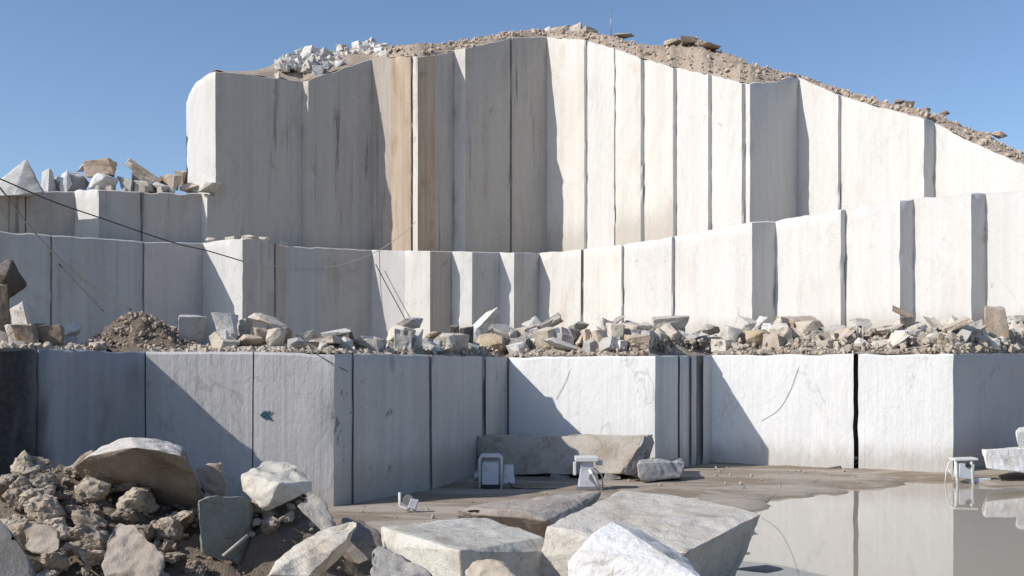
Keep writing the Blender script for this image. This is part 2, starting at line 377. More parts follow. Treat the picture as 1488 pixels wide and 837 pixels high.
YC = [(268, 152), (275, 140), (284, 124), (300, 111), (313, 101), (340, 103), (370, 101), (395, 95), (405, 90), (416, 83), (430, 79), (455, 75), (480, 79), (500, 74), (520, 68), (545, 67), (562, 67), (580, 64), (610, 62), (640, 64), (700, 54), (745, 46), (790, 42), (850, 45), (900, 54), (940, 66), (965, 64), (985, 56), (1012, 55), (1040, 70), (1100, 92), (1150, 108), (1200, 122), (1250, 139), (1290, 149), (1340, 160), (1380, 174), (1430, 193), (1488, 223), (1700, 318)]
def hillside():
    vs = []; fs = []; cols = [271 + 4 * i for i in range(357)]; rows = 14
    for px in cols:
        D, z0 = ztop(Y3, P3, min(px, 1699)); yt = interp(Y3, px); yc = min(interp(YC, px), yt - .5)
        slope = (H - yc) / F
        h = (yt - yc) * D / F; g = max(.7, h / (.42 if px > 480 else .25))
        zc = EYE + (H - yc) * (D + g) / F
        for r in range(rows + 1):
            if r <= 8:
                t = r / 8; DD = D + .15 + g * t; z = z0 - .03 + (zc - z0 + .03) * (t ** .8)
            else:
                t = (r - 8) / 6; DD = D + .15 + g + 45 * t; z = zc + t * 3.5 - (0 if px > 420 else t * 7)
            p = Vector(((px - CX) * DD / F, DD, z))
            w = min(1, h / 2.0) * (min(1, r / 2) if r <= 8 else 1)
            p.z += (fbm(p, .55, 4.0, 5) * .45 + abs(n3(p, 1.7, 2.0)) * .34 + abs(n3(p, 4.1, 6.0)) * .16 - .16) * w
            vs.append(p)
    st = rows + 1
    for c in range(len(cols) - 1):
        for r in range(rows): fs.append((c * st + r, (c + 1) * st + r, (c + 1) * st + r + 1, c * st + r + 1))
    tag(obj('hillside', vs, fs, M['soil'], smooth=True), kind='structure')
hillside()

# pool outline (world x,y)
def gp(px, D): return ((px - CX) * D / F, D)
pool_poly = [gp(1000, 24), gp(1060, 34), gp(1085, 40.0), gp(1108, 42.6), (13.0, 44.2), gp(1240, 45.8), gp(1290, 47.4), gp(1340, 48.4), gp(1400, 48.7), gp(1450, 47.6), gp(1520, 47.2), (34, 47), (48, 42), (48, 10), (12, 9), (5.0, 16)]
def sdf(x, y, poly):
    d = 1e9; ins = False; n = len(poly)
    for i in range(n):
        ax, ay = poly[i]; bx, by = poly[(i + 1) % n]
        ex, ey = bx - ax, by - ay; wx, wy = x - ax, y - ay
        t = max(0, min(1, (wx * ex + wy * ey) / (ex * ex + ey * ey)))
        d = min(d, (wx - ex * t) ** 2 + (wy - ey * t) ** 2)
        if (ay > y) != (by > y) and x < (bx - ax) * (y - ay) / (by - ay) + ax: ins = not ins
    return -math.sqrt(d) if ins else math.sqrt(d)
WATER = -.12
def ground_z(x, y):
    if abs(x) > 60 or y > 70 or y < -5: return 0.0
    d = sdf(x, y, pool_poly); q = Vector((x, y, 0))
    d += fbm(q, .30, 6.0, 5) * 1.7
    z = .02 + .10 * min(1, max(0, d) / 4) if d > 0 else 0
    if d <= 0: z = -max(-.9, d * .22) * -1
    z = max(-.8, z) - .05 * (d <= 0)
    z += fbm(q, .5, 1.0, 5) * .05 + n3(q, 2.6, 4) * .02
    # silt bars at the right shore
    bx, by = gp(1466, 42.6); z += .62 * math.exp(-((x - bx) / 1.9) ** 2 - ((y - by) / .55) ** 2)
    bx, by = gp(1110, 29.0); z += .55 * math.exp(-((x - bx - .2) / .9) ** 2 - ((y - by) / .35) ** 2)
    return z
def ground():
    xs = [-900, -400, -150, -80, -45] + [-30 + .4 * i for i in range(156)] + [40, 60, 100, 200, 450, 900]
    ys = [-300, -80, -20, 0, 8] + [12 + .35 * i for i in range(136)] + [70, 90, 130, 200, 400, 1200]
    vs = [(x, y, ground_z(x, y) if (-31 < x < 33 and 11 < y < 61) else 0.0) for y in ys for x in xs]
    nx = len(xs); fs = [(j * nx + i, j * nx + i + 1, (j + 1) * nx + i + 1, (j + 1) * nx + i) for j in range(len(ys) - 1) for i in range(nx - 1)]
    # lower the far sheet to keep it under the water outside
    m, nt, b = base_mat('pit_floor', .9, .25)
    p = posn(nt)
    n1 = noi(nt, posn(nt, (.16, .5, 1)), 1.0, 6, .65, .8); n2 = noi(nt, p, 1.1, 6, .7); n3_ = noi(nt, p, 7, 4, .7)
    c = mix(nt, ramp(nt, n1, .40, .60), (.38, .33, .275), (.235, .185, .135))
    c = mix(nt, ramp(nt, n2, .5, .72, 0, .6), c, (.27, .235, .195))
    c = mix(nt, ramp(nt, n3_, .55, .8, 0, .4), c, (.16, .13, .10))
    g = nt.nodes.new('ShaderNodeNewGeometry'); sx = nt.nodes.new('ShaderNodeSeparateXYZ'); nt.links.new(g.outputs['Position'], sx.inputs[0])
    wet = ramp(nt, sx.outputs[2], WATER - .02, WATER + .09, 1, 0)
    c = mix(nt, mth(nt, 'MULTIPLY', wet, .75), c, (.16, .125, .09))
    nt.links.new(c, b.inputs['Base Color'])
    rg = nt.nodes.new('ShaderNodeMapRange'); nt.links.new(wet, rg.inputs[0]); rg.inputs[3].default_value = .92; rg.inputs[4].default_value = .45
    nt.links.new(rg.outputs[0], b.inputs['Roughness'])
    bump(nt, b, mth(nt, 'ADD', n2, mth(nt, 'MULTIPLY', n3_, .4)), .7, .06)
    tag(obj('ground', vs, fs, m, smooth=True), kind='structure')
    # pool water
    m, nt, b = base_mat('pool_water', .02, .5)
    b.inputs['IOR'].default_value = 1.6
    n = noi(nt, posn(nt, (.3, .3, .3)), 1.0, 4, .6)
    nt.links.new(mix(nt, n, (.36, .31, .235), (.41, .36, .285)), b.inputs['Base Color'])
    h = noi(nt, posn(nt, (.9, .35, 1)), 1.0, 3, .5); bump(nt, b, h, .05, .02)
    vs = [(x, y, WATER) for y in (8, 20, 34, 52) for x in (3, 15, 28, 50)]
    fs = [(j * 4 + i, j * 4 + i + 1, j * 4 + i + 5, j * 4 + i + 4) for j in range(3) for i in range(3)]
    tag(obj('water', vs, fs, m), kind='structure')
ground()

# ------------------------------------------------------------------ stones
def hull(pts, seed, cell=.35, amp=.06, bev=.05, frac=1.0, chip=False):
    """broken block: convex hull, bevelled arrises, split into cells and roughened"""
    if chip:
        rc = random.Random(int(seed * 100)); base = list(pts); pts = []
        for p in base:
            for q in rc.sample(base, min(4, len(base))):
                if (q - p).length > .01: pts.append(p + (q - p) * min(.5, rc.uniform(.02, .30) / max(.3, (q - p).length)))
    bm = bmesh.new(); vv = [bm.verts.new(p) for p in pts]
    r = bmesh.ops.convex_hull(bm, input=vv)
    bmesh.ops.delete(bm, geom=[g for g in set(r['geom_interior'] + r['geom_unused']) if isinstance(g, bmesh.types.BMVert) and g.is_valid], context='VERTS')
    bmesh.ops.dissolve_limit(bm, angle_limit=R(6), verts=bm.verts[:], edges=bm.edges[:])
    if bev: bmesh.ops.bevel(bm, geom=bm.edges[:], offset=bev, segments=1, affect='EDGES', clamp_overlap=True)
    bmesh.ops.triangulate(bm, faces=bm.faces[:])
    for _ in range(7):
        es = [e for e in bm.edges if e.calc_length() > cell]
        if not es or len(bm.faces) > 9000: break
        bmesh.ops.subdivide_edges(bm, edges=es, cuts=1, use_grid_fill=False)
        bmesh.ops.triangulate(bm, faces=bm.faces[:])
    bmesh.ops.remove_doubles(bm, verts=bm.verts[:], dist=1e-4)
    bm.normal_update()
    for v in bm.verts:
        p = v.co
        d = fbm(p, .55 * frac, seed * 3.7, 4) * amp + (abs(n3(p, 2.4 * frac, seed)) - .2) * amp * .8
        c = max(0, n3(p, 1.1 * frac, seed * 1.9) - .22) * amp * 3.0      # bites
        v.co = p + v.normal * (d - c)
    bm.verts.index_update()
    vs = [v.co.copy() for v in bm.verts]; fs = [[v.index for v in f.verts] for f in bm.faces]; bm.free()
    return vs, fs
def rock_object(name, pts, tint, label, cat, seed, cell=.35, amp=.06, bev=.05, frac=1.0, mat='stone', group=None, sharp=38, chip=True):
    vs, fs = hull(pts, seed, cell * .8, amp, bev * .5, frac, chip)
    o = Vector((0, 0, 0))
    for v in vs: o += v
    o /= len(vs); o.z = min(v.z for v in vs)
    ob = obj(name, vs, fs, M[mat], origin=o, sharp=sharp); ob.color = (*tint, 1)
    return tag(ob, label, cat, group)
W_ = (.70, .69, .67); PALE = (.60, .57, .52); CREAM = (.62, .57, .48); GREY = (.44, .43, .42); TAN = (.46, .37, .28); BROWN = (.30, .23, .17); DARK = (.17, .15, .135); GREEN = (.34, .36, .33)
def pk(*l): return [at(*p) for p in l]

# --- big blocks on the pit floor
rock_object('stone_block', pk((795, 764, 24), (812, 757, 25), (905, 712, 29.5), (1005, 722, 28.6), (1108, 746, 26.5), (997, 803, 22.5), (900, 798, 22.9)) +
            [Vector((.9, 24.3, -.3)), Vector((3.4, 23.4, -.5)), Vector((5.6, 27.0, -.5)), Vector((3.3, 29.7, -.3)), Vector((.62, 24.1, 1.2))], (.60, .56, .49),
            'largest pale block beside the pool, flat dusty top and dark sawn side', 'stone block', 1, .2, .045, .03, 1.5, 'clean', chip=False)
rock_object('stone_block', pk((555, 767, 24), (600, 760, 26), (703, 752, 28), (788, 780, 25), (668, 801, 21.5), (838, 804, 25.3), (562, 792, 23.6)) +
            [Vector((-2.9, 24.0, .2)), Vector((-1.0, 21.8, .05)), Vector((.9, 25.2, -.2)), Vector((1.6, 25.6, -.2)), Vector((-.7, 28.2, -.2))], (.60, .58, .52),
            'flat cream block in front, level top and mottled grey end', 'stone block', 2, .2, .04, .03, 1.5, 'clean', chip=False)
rock_object('stone_block', pk((890, 757, 20), (862, 775, 19.6), (836, 803, 19.2), (826, 815, 19.2), (1020, 842, 18.2), (985, 800, 20.3), (930, 770, 20.6), (1000, 812, 20.2)) +
            [Vector((1.0, 18.6, .3)), Vector((3.0, 17.8, .4)), Vector((3.9, 19.6, .2)), Vector((2.2, 20.9, .2)), Vector((1.0, 19.9, .2))], (.76, .755, .745),
            'bright white jagged block with a sharp ridge, nearest the bottom edge', 'stone block', 3, .14, .035, .02, 1.9, 'clean', chip=False)
rock_object('stone_slab', pk((660, 741, 30.5), (668, 735, 30.6), (772, 727, 32), (876, 713, 34.5), (818, 766, 30), (792, 757, 29.6), (760, 742, 29.8), (690, 748, 30.2)) +
            [Vector((-1.4, 31.2, .3)), Vector((2.2, 34.0, .2)), Vector((1.6, 30.6, .2))], (.36, .31, .27),
            'low tilted slab with brown underside, behind the flat cream block', 'stone slab', 4, .22, .06, .03, 1.2)
rock_object('stone_slab', pk((517, 755, 23.6), (523, 762, 23.4), (498, 790, 22.6), (448, 838, 21.6), (386, 838, 21.3), (402, 812, 22.2), (438, 785, 23.0), (478, 762, 23.6)) +
            [at(500, 800, 23.4) + Vector((0, 0, -.1)), at(455, 852, 22.4), at(395, 850, 22.3)], (.62, .57, .48),
            'long pale pointed slab leaning on the dirt heap', 'stone slab', 5, .16, .06, .03, 1.4, 'clean')
rock_object('boulder', pk((483, 772, 25.4), (500, 752, 26), (530, 757, 26), (553, 778, 25.6), (560, 806, 25), (520, 822, 24.6), (488, 812, 25)) + [at(510, 770, 27.4), at(540, 800, 27)], (.13, .105, .085),  # dark tint paints in the shadow this boulder lies in
            'dark brown boulder behind the tip of the pointed slab', 'boulder', 6, .2, .09, .06, 1.2)
rock_object('boulder', pk((350, 690, 27.2), (372, 673, 28), (410, 668, 28.6), (440, 680, 28.2), (460, 697, 27.6), (456, 712, 27.3), (388, 744, 26.6), (372, 728, 26.7), (352, 712, 27), (398, 703, 26.4)) + [at(400, 690, 29.2), at(440, 715, 28.6)], (.64, .60, .52),
            'pale rounded boulder perched on top of the dirt heap', 'boulder', 7, .16, .08, .09, 1.2)
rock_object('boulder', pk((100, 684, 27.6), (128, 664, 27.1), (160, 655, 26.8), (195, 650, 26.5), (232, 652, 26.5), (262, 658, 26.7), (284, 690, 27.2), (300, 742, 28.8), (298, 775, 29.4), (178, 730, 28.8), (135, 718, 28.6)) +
            pk((150, 650, 29), (190, 636, 29.4), (226, 638, 29.4), (262, 646, 29.2), (280, 740, 30.5), (180, 720, 30.5)), (.27, .225, .18),  # body tint darkened to paint in the shaded front face
            'huge brown boulder crowning the dirt heap, pale along its top', 'boulder', 8, .22, .10, .06, .9, 'sun_top')
rock_object('boulder', pk((286, 728, 25.2), (300, 722, 25.4), (358, 722, 26.6), (372, 735, 27.0), (376, 815, 26.8), (350, 825, 26.2), (290, 805, 25.4)) + [at(300, 725, 28), at(370, 730, 28), at(370, 800, 28.2)], (.27, .28, .25),  # tint lowered to put the heap's shade into the colour
            'greenish grey upright boulder below the pale rounded one', 'boulder', 9, .2, .06, .05, 1.1)
rock_object('boulder', pk((284, 682, 29.2), (300, 673, 29.5), (326, 670, 29.6), (331, 690, 29.4), (325, 722, 29), (292, 718, 29), (286, 700, 29)) + [at(310, 680, 30.6), at(325, 715, 30.4)], (.44, .36, .27),
            'small tan boulder with a notch, right of the huge brown boulder', 'boulder', 10, .16, .10, .03, 1.6)
rock_object('boulder', pk((-30, 745, 18.3), (2, 755, 18.2), (22, 782, 18), (48, 822, 17.6), (60, 850, 17.4), (-30, 850, 17.2)) + [at(0, 760, 19.6), at(50, 840, 18.8)], (.17, .165, .16),
            'smooth dark grey boulder cut by the bottom left corner', 'boulder', 11, .16, .03, .05, 1.0, 'clean')
rock_object('boulder', pk((535, 802, 20.4), (552, 790, 20.6), (575, 800, 20.4), (618, 828, 19.8), (640, 850, 19.4), (540, 850, 19.4)) + [at(560, 800, 21.8), at(620, 840, 21)], (.30, .285, .265),
            'grey rough boulder with a pale left edge, below the flat cream block', 'boulder', 12, .14, .08, .04, 1.6)
rock_object('boulder', pk((676, 828, 19), (690, 814, 19.2), (722, 815, 19.3), (748, 826, 19), (756, 850, 18.6), (670, 850, 18.6)) + [at(710, 818, 20.3)], (.52, .43, .32),
            'rounded tan stone at the bottom edge in front of the flat cream block', 'boulder', 13, .12, .08, .08, 2.0)
rock_object('stone_slab', pk((430, 735, 24.6), (455, 716, 25.4), (470, 725, 25.2), (488, 765, 24.4), (470, 775, 24.2)) + [at(470, 730, 26), at(490, 770, 25.2)], (.44, .40, .34),
            'narrow grey slab propped under the right side of the pale rounded boulder', 'stone slab', 14, .16, .05, .03, 1.4)
rock_object('boulder', pk((30, 770, 24), (50, 756, 24.2), (84, 758, 24), (90, 790, 23.6), (80, 806, 23.4), (36, 800, 23.6)) + [at(60, 770, 25.5)], (.33, .275, .22),
            'blocky brown boulder low on the left side of the heap', 'boulder', 15, .16, .10, .05, 1.3)
rock_object('boulder', pk((158, 770, 24), (172, 755, 24.2), (195, 760, 24), (205, 790, 23.6), (240, 810, 23.2), (232, 840, 22.8), (150, 838, 22.8), (150, 800, 23.4)) + [at(190, 780, 25.5)], (.35, .29, .235),
            'steep brown boulder in the middle of the heap at the bottom edge', 'boulder', 16, .16, .12, .05, 1.3)
# long rough block by the wall, its neighbours
rock_object('stone_block', pk((694, 634, 50.2), (690, 690, 49.8), (905, 688, 47.4), (942, 633, 47.8), (930, 690, 49.0), (948, 632, 49.8), (700, 631, 51.6), (910, 690, 49.8), (694, 690, 51.6)), (.47, .425, .365),
            'long rough brown block lying at the foot of the lower wall', 'stone block', 17, .2, .06, .02, 1.8)
rock_object('stone_block', pk((905, 689, 46.6), (928, 648, 47.0), (935, 632, 47.2), (950, 634, 47.5), (944, 652, 47.3), (924, 690, 46.9), (935, 690, 48.2), (952, 640, 48.4), (912, 690, 47.3)), (.36, .35, .335),
            'grey leaning stone propped against the right end of the long block', 'stone block', 18, .2, .06, .04, 1.4)
rock_object('stone_block', pk((926, 672, 46.5), (932, 667, 47), (985, 666, 48), (996, 672, 47.5), (994, 696, 47), (930, 698, 46.3), (990, 668, 49), (990, 696, 49), (930, 696, 48)), (.37, .36, .345),
            'low dark grey block on the ground in front of the grooved fin', 'stone block', 19, .2, .08, .05, 1.4)
rock_object('stone_block', pk((1425, 653, 48), (1500, 650, 48.6), (1434, 681, 47.6), (1500, 690, 47.6), (1425, 653, 50), (1500, 650, 51), (1435, 680, 49.6), (1560, 652, 49), (1560, 690, 48.4)), (.74, .73, .71),
            'white flat block at the right edge of the pool shore', 'stone block', 20, .2, .05, .04, 1.2, 'clean')
rock_object('stone_block', pk((1477, 626, 50), (1482, 621, 50.2), (1530, 622, 50.4), (1530, 654, 50), (1479, 651, 50), (1483, 622, 52), (1530, 622, 52), (1530, 654, 52)), (.74, .74, .74),
            'small white block standing on the white flat one at the right edge', 'stone block', 21, .2, .05, .04, 1.2, 'clean')
for k, (a, b_, lb) in enumerate(((720, 742, 'flat dark stone wedged under the left end of the long rough block'), (800, 826, 'flat dark stone wedged under the middle of the long rough block'), (880, 900, 'flat dark stone wedged under the right end of the long rough block'))):
    D = 49.4 - (k * .9)
    rock_object('packing_stone', pk((a, 687, D), (b_, 688, D), (b_ + 4, 698, D - .3), (a - 3, 698, D - .3), (a, 687, D + 1), (b_, 687, D + 1)), (.24, .22, .20), lb, 'stone', 30 + k, .2, .05, .04, 1.6)

# --- unit stones, copied for rubble
def unit_stone(seed):
    rnd = random.Random(seed); pts = []
    kind = seed % 4
    if kind in (0, 1):      # broken sawn block: sheared box with some corners knocked off
        for sx in (-1, 1):
            for sy in (-1, 1):
                for sz in (-1, 1):
                    k = 1 - (rnd.random() < .3) * rnd.uniform(.2, .5)
                    pts.append(Vector((sx * .5 * k + rnd.uniform(-.1, .1), sy * .5 * k + rnd.uniform(-.1, .1), sz * .5 * (1 if k == 1 else .8) + rnd.uniform(-.08, .08))))
    else:
        for _ in range(11 if kind == 2 else 16):
            v = Vector((rnd.gauss(0, 1), rnd.gauss(0, 1), rnd.gauss(0, 1))).normalized()
            m = max(abs(v.x), abs(v.y), abs(v.z)); v = v * (.62 * .6 + .4 * .5 / m) * rnd.uniform(.8, 1.1)
            pts.append(v)
    vs, fs = hull(pts, seed * .77, .15, .04, .012, 3.0)
    zs = [v.z for v in vs]; xs = [v.x for v in vs]; ys = [v.y for v in vs]
    lo = Vector((min(xs), min(ys), min(zs))); hi = Vector((max(xs), max(ys), max(zs))); c = (lo + hi) / 2; d = hi - lo
    vs = [Vector(((v.x - c.x) / d.x, (v.y - c.y) / d.y, (v.z - c.z) / d.z)) for v in vs]
    me = bpy.data.meshes.new('stone'); me.from_pydata([tuple(v) for v in vs], [], fs); me.materials.append(M['stone'])
    me.polygons.foreach_set('use_smooth', [True] * len(me.polygons)); me.set_sharp_from_angle(angle=R(32)); me.update()
    return me
def clod_mesh(seed):
    rnd = random.Random(seed); pts = [Vector((rnd.gauss(0, 1), rnd.gauss(0, 1), rnd.gauss(0, 1))).normalized() * .5 * rnd.uniform(.8, 1.1) for _ in range(18)]
    vs, fs = hull(pts, seed * 1.31, .09, .10, .05, 4.5)
    me = bpy.data.meshes.new('clod'); me.from_pydata([tuple(v) for v in vs], [], fs); me.materials.append(M['stone'])
    me.polygons.foreach_set('use_smooth', [True] * len(me.polygons)); me.set_sharp_from_angle(angle=R(40)); me.update(); return me
CLOD = [clod_mesh(s) for s in range(8)]
UNIT = [unit_stone(s) for s in range(24)]
BLOCKS = [m for i, m in enumerate(UNIT) if i % 4 in (0, 1)]; LUMPS = [m for i, m in enumerate(UNIT) if i % 4 in (2, 3)]
rng = random.Random(11)
def put(name, me, loc, dims, rot, tint, label, cat, group=None):
    o = bpy.data.objects.new(name, me); C.objects.link(o); o.location = loc; o.scale = dims; o.rotation_euler = rot
    j = rng.uniform(.92, 1.08); o.color = (tint[0] * j, tint[1] * j, tint[2] * j, 1)
    return tag(o, label, cat, group)
def box_stone(x0, y0, x1, y1, D, tint, label=None, name='stone', tilt=0.0, dep=.9, me=None, group=None, cat='stone', yaw=None):
    w = (x1 - x0) * D / F; h = (y1 - y0) * D / F
    p = at((x0 + x1) / 2, (y0 + y1) / 2, D + w * dep * .5)
    me = me or (rng.choice(BLOCKS) if rng.random() < .6 else rng.choice(LUMPS))
    yaw = rng.uniform(-.5, .5) if yaw is None else yaw
    ct, s_ = abs(math.cos(tilt)), abs(math.sin(tilt))
    if tilt:   # long and thin, tipped in the picture plane
        ln = max(w, h) / max(ct, s_); th = max(.15, (min(w, h) - ln * min(ct, s_)) / max(ct, s_))
        dims = (ln, max(w, h) * dep, max(th, ln * .22))
    else:
        dims = (w / (abs(math.cos(yaw)) + .45 * abs(math.sin(yaw))), w * dep, h)
    rt = .4 if abs(yaw) > .5 and not tilt else .1
    return put(name, me, p, dims, Euler((rng.uniform(-rt, rt), rng.uniform(-rt, rt) if rt > .1 else -tilt, yaw)), tint, label, cat, group)

# --- main stones of the bench rubble, each with its own label
def bD(px, k=1.0): return Dat(P1, px) + k
G_B = 'rubble along the lower bench'
SUP = []
bench = [  # x0,y0,x1,y1,offset,tint,tilt,label
 (255, 457, 302, 500, 2.4, GREY, 0, 'grey squared block left of the white angular one on the bench'),
 (308, 455, 346, 487, 2.0, W_, 0, 'bright white angular block standing high on the bench at left'),
 (322, 478, 334, 507, 1.4, W_, 0, 'thin white upright chip under the bright white angular block'),
 (346, 463, 368, 490, 3.0, PALE, 0, 'rounded pale stone between two angular blocks on the bench'),
 (368, 455, 422, 482, 2.4, CREAM, -.42, 'cream slab tipped down to the right over a dark gap'),
 (388, 476, 414, 507, 1.5, CREAM, 0, 'cream upright block holding the tipped slab'),
 (342, 486, 392, 507, 1.6, TAN, 0, 'flat tan slab lying left of the cream upright block'),
 (418, 490, 446, 507, 1.2, GREY, 0, 'low grey stone at the right foot of the cream upright block'),
 (442, 488, 500, 505, 1.6, PALE, .12, 'long pale slab on the bench above the joint in the grey wall'),
 (468, 474, 512, 494, 2.2, PALE, .25, 'pale stone with raised right end, lying on the long pale slab'),
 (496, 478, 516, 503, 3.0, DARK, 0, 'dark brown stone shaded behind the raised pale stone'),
 (512, 492, 562, 512, 1.2, PALE, 0, 'low mottled pale block on the bench above the pocked wall'),
 (560, 472, 606, 502, 2.2, CREAM, 0, 'cream squared block, biggest in the middle left rubble'),
 (578, 460, 612, 480, 3.2, GREY, .1, 'rounded grey stone behind the cream squared block'),
 (562, 500, 640, 514, 1.0, PALE, .10, 'long flat pale slab at the bench edge in the middle left'),
 (612, 478, 644, 496, 2.2, TAN, .3, 'tan slanting stone right of the cream squared block'),
 (632, 484, 664, 508, 1.6, CREAM, 0, 'pale greenish stone beside the blackened stones'),
 (652, 472, 668, 486, 2.4, DARK, 0, 'small blackened stone, upper one of the two dark ones'),
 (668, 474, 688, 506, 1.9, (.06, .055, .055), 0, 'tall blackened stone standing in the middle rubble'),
 (690, 449, 720, 482, 2.6, W_, .78, 'pale slab sticking up to the right in the middle rubble'),
 (688, 482, 738, 518, 1.0, (.58, .46, .30), 0, 'yellowish spotted block at the bench edge'),
 (716, 470, 762, 498, 2.0, GREY, -.45, 'grey slab sloping down to the right by the yellowish block'),
 (738, 488, 776, 517, 1.6, (.26, .24, .22), 0, 'dark grey stone right of the yellowish block'),
 (758, 474, 786, 496, 2.6, PALE, .3, 'pale flat stone under the rising thin slab'),
 (778, 456, 818, 478, 3.2, PALE, .5, 'thin slab rising to the right against the middle wall'),
 (790, 484, 850, 520, .8, PALE, -.35, 'large pale slab hanging over the bench edge'),
 (800, 476, 836, 492, 2.4, W_, -.1, 'white flat stone behind the large hanging slab'),
 (822, 466, 856, 482, 3.2, (.35, .36, .31), 0, 'greenish grey stone near the foot of the middle wall'),
 (846, 478, 858, 502, 1.6, (.62, .52, .42), 0, 'small pinkish upright stone right of the hanging slab'),
 (858, 480, 886, 506, 1.5, (.62, .53, .44), 0, 'pinkish angular stone over the bright lower wall'),
 (884, 454, 904, 474, 3.2, (.36, .30, .25), .6, 'brown stone peaking high in the rubble over the bright lower wall'),
 (864, 462, 892, 478, 2.8, PALE, 0, 'pale stone left of the peaking brown stone'),
 (892, 470, 908, 494, 2.2, CREAM, 0, 'cream lump just under the peaking brown stone'),
 (896, 494, 912, 507, 1.2, W_, 0, 'small white wedge at the bench edge over the bright lower wall'),
 (908, 486, 942, 510, 1.4, TAN, 0, 'tan pointed stone right of the small white wedge'),
 (916, 468, 950, 482, 2.8, PALE, 0, 'flat pale stone against the middle wall, left of the domed one'),
 (944, 457, 1002, 482, 2.6, (.50, .46, .41), .08, 'large domed stone with shaded right end'),
 (940, 482, 962, 508, 1.5, CREAM, 0, 'cream faceted stone below the large domed stone'),
 (958, 482, 990, 496, 2.0, TAN, 0, 'tan flat stone below the large domed stone'),
 (968, 482, 1018, 512, 1.2, (.42, .39, .36), .5, 'grey slab leaning like a roof over a rounded stone'),
 (1004, 490, 1048, 516, .9, (.34, .31, .285), 0, 'rounded grey brown stone sheltered by the leaning slab'),
 (1018, 470, 1050, 490, 2.4, (.50, .46, .41), -.15, 'grey flat stone right of the leaning slab'),
 (1046, 472, 1078, 500, 1.8, PALE, 0, 'pale rounded block left of the yellow tan one'),
 (1080, 478, 1118, 506, 1.5, (.52, .42, .28), 0, 'yellow tan squared block over the shadowed triangle'),
 (1096, 459, 1106, 478, 3.0, W_, .9, 'thin white shard standing at the foot of the middle wall'),
 (1104, 468, 1124, 478, 2.8, W_, 0, 'white flat block in the gap below the dark middle face'),
 (1202, 472, 1252, 514, 1.4, (.55, .48, .41), .2, 'large tan angular slab above the black slit'),
 (1236, 462, 1264, 470, 3.2, PALE, 0, 'thin pale slab lying flat beside the middle wall'),
 (1262, 468, 1310, 490, 2.4, (.54, .48, .41), .25, 'tan slab sloping over a dark hollow'),
 (1300, 440, 1324, 464, 3.2, (.36, .30, .25), -.5, 'brown shard sticking up highest near the dark middle face'),
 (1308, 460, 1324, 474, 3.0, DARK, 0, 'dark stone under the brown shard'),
 (1300, 478, 1334, 494, 2.0, W_, .05, 'pale flat stone in front of the dark hollow'),
 (1260, 490, 1296, 514, 1.3, CREAM, .2, 'pale broken lump right of the black slit'),
 (1322, 464, 1346, 492, 2.8, (.56, .50, .43), .3, 'tan slab standing right of the dark hollow'),
 (1350, 456, 1364, 474, 3.0, PALE, -.9, 'thin pale shard leaning left on the right side of the rubble'),
 (1366, 462, 1408, 484, 2.4, (.50, .43, .35), .45, 'tan tilted slab left of the tall standing one'),
 (1400, 470, 1434, 496, 2.0, (.50, .42, .34), .5, 'brown slab tipped over beside the tall standing one'),
 (1428, 444, 1464, 492, 2.2, (.48, .40, .32), 0, 'tall tan slab standing upright on the right bench'),
 (1464, 458, 1500, 464, 3.4, PALE, 0, 'thin pale slab bridging a dark gap at the right edge'),
 (1460, 498, 1486, 512, 1.2, (.60, .50, .40), 0, 'smooth pinkish stone low at the right edge of the bench'),
 (1128, 460, 1200, 476, 3.6, (.46, .37, .28), 0, 'broad low tan stone topping the heap under the grey step'),
 (12, 436, 55, 476, 2.2, PALE, .2, 'pale wedge with white tilted top at the far left of the bench'),
 (18, 472, 56, 503, 1.6, BROWN, 0, 'dark brown squared block below the tilted white topped wedge'),
 (54, 472, 96, 503, 1.4, BROWN, 0, 'dark brown squared block, right one of the far left pair'),
 (92, 466, 116, 492, 2.0, PALE, 0, 'pale block between the brown pair and the dirt heap'),
 (-20, 376, 32, 442, 6.0, (.13, .105, .085), 0, 'dark brown lump projecting at the left edge before the middle wall'),
 (-24, 412, 24, 506, 5.6, (.14, .115, .095), 0, 'dark brown boulder under the projecting lump at the left edge'),
]
for (x0, y0, x1, y1, k, tint, tl, lb) in bench:
    if y1 < 480 and y0 > 400: y1 = y1 + 6
    xm = max(-140, (x0 + x1) / 2)
    if 600 < xm < 742 or 100 < xm < 215 or 945 < xm < 1040: k += 2.9
    if y1 < 499 and y0 > 430:
        nn = 1 if x1 - x0 < 26 else 2
        lbs = lb if len(lb.split()) < 13 else ' '.join(lb.split()[:11]); lbs = lbs.rsplit(' in', 1)[0] if lbs.endswith((' the', ' in')) else lbs
        for q_ in range(nn):
            wq = (x1 - x0) / nn; cx = x0 + wq * (q_ + .5); yt_ = y1 - 4 if not tl else (y1 + (y0 + y1) / 2) / 2
            box_stone(cx - wq * .52, yt_, cx + wq * .52, 516, bD(xm, k - .15), rng.choice((TAN, PALE, CREAM, GREY)), ('' if nn == 1 else ('left ', 'right ')[q_]) + 'stone beneath the ' + lbs, 'rubble_stone', 0, 1.0, group=G_B, yaw=rng.uniform(-1, 1))
    SUP.append((xm, y1 if not tl else max(y1 - 4, (y0 + y1) / 2), (x1 - x0), k)); box_stone(x0, y0, x1, y1, bD(xm, k), tint, lb, 'rubble_stone', tl, .9, group=G_B)

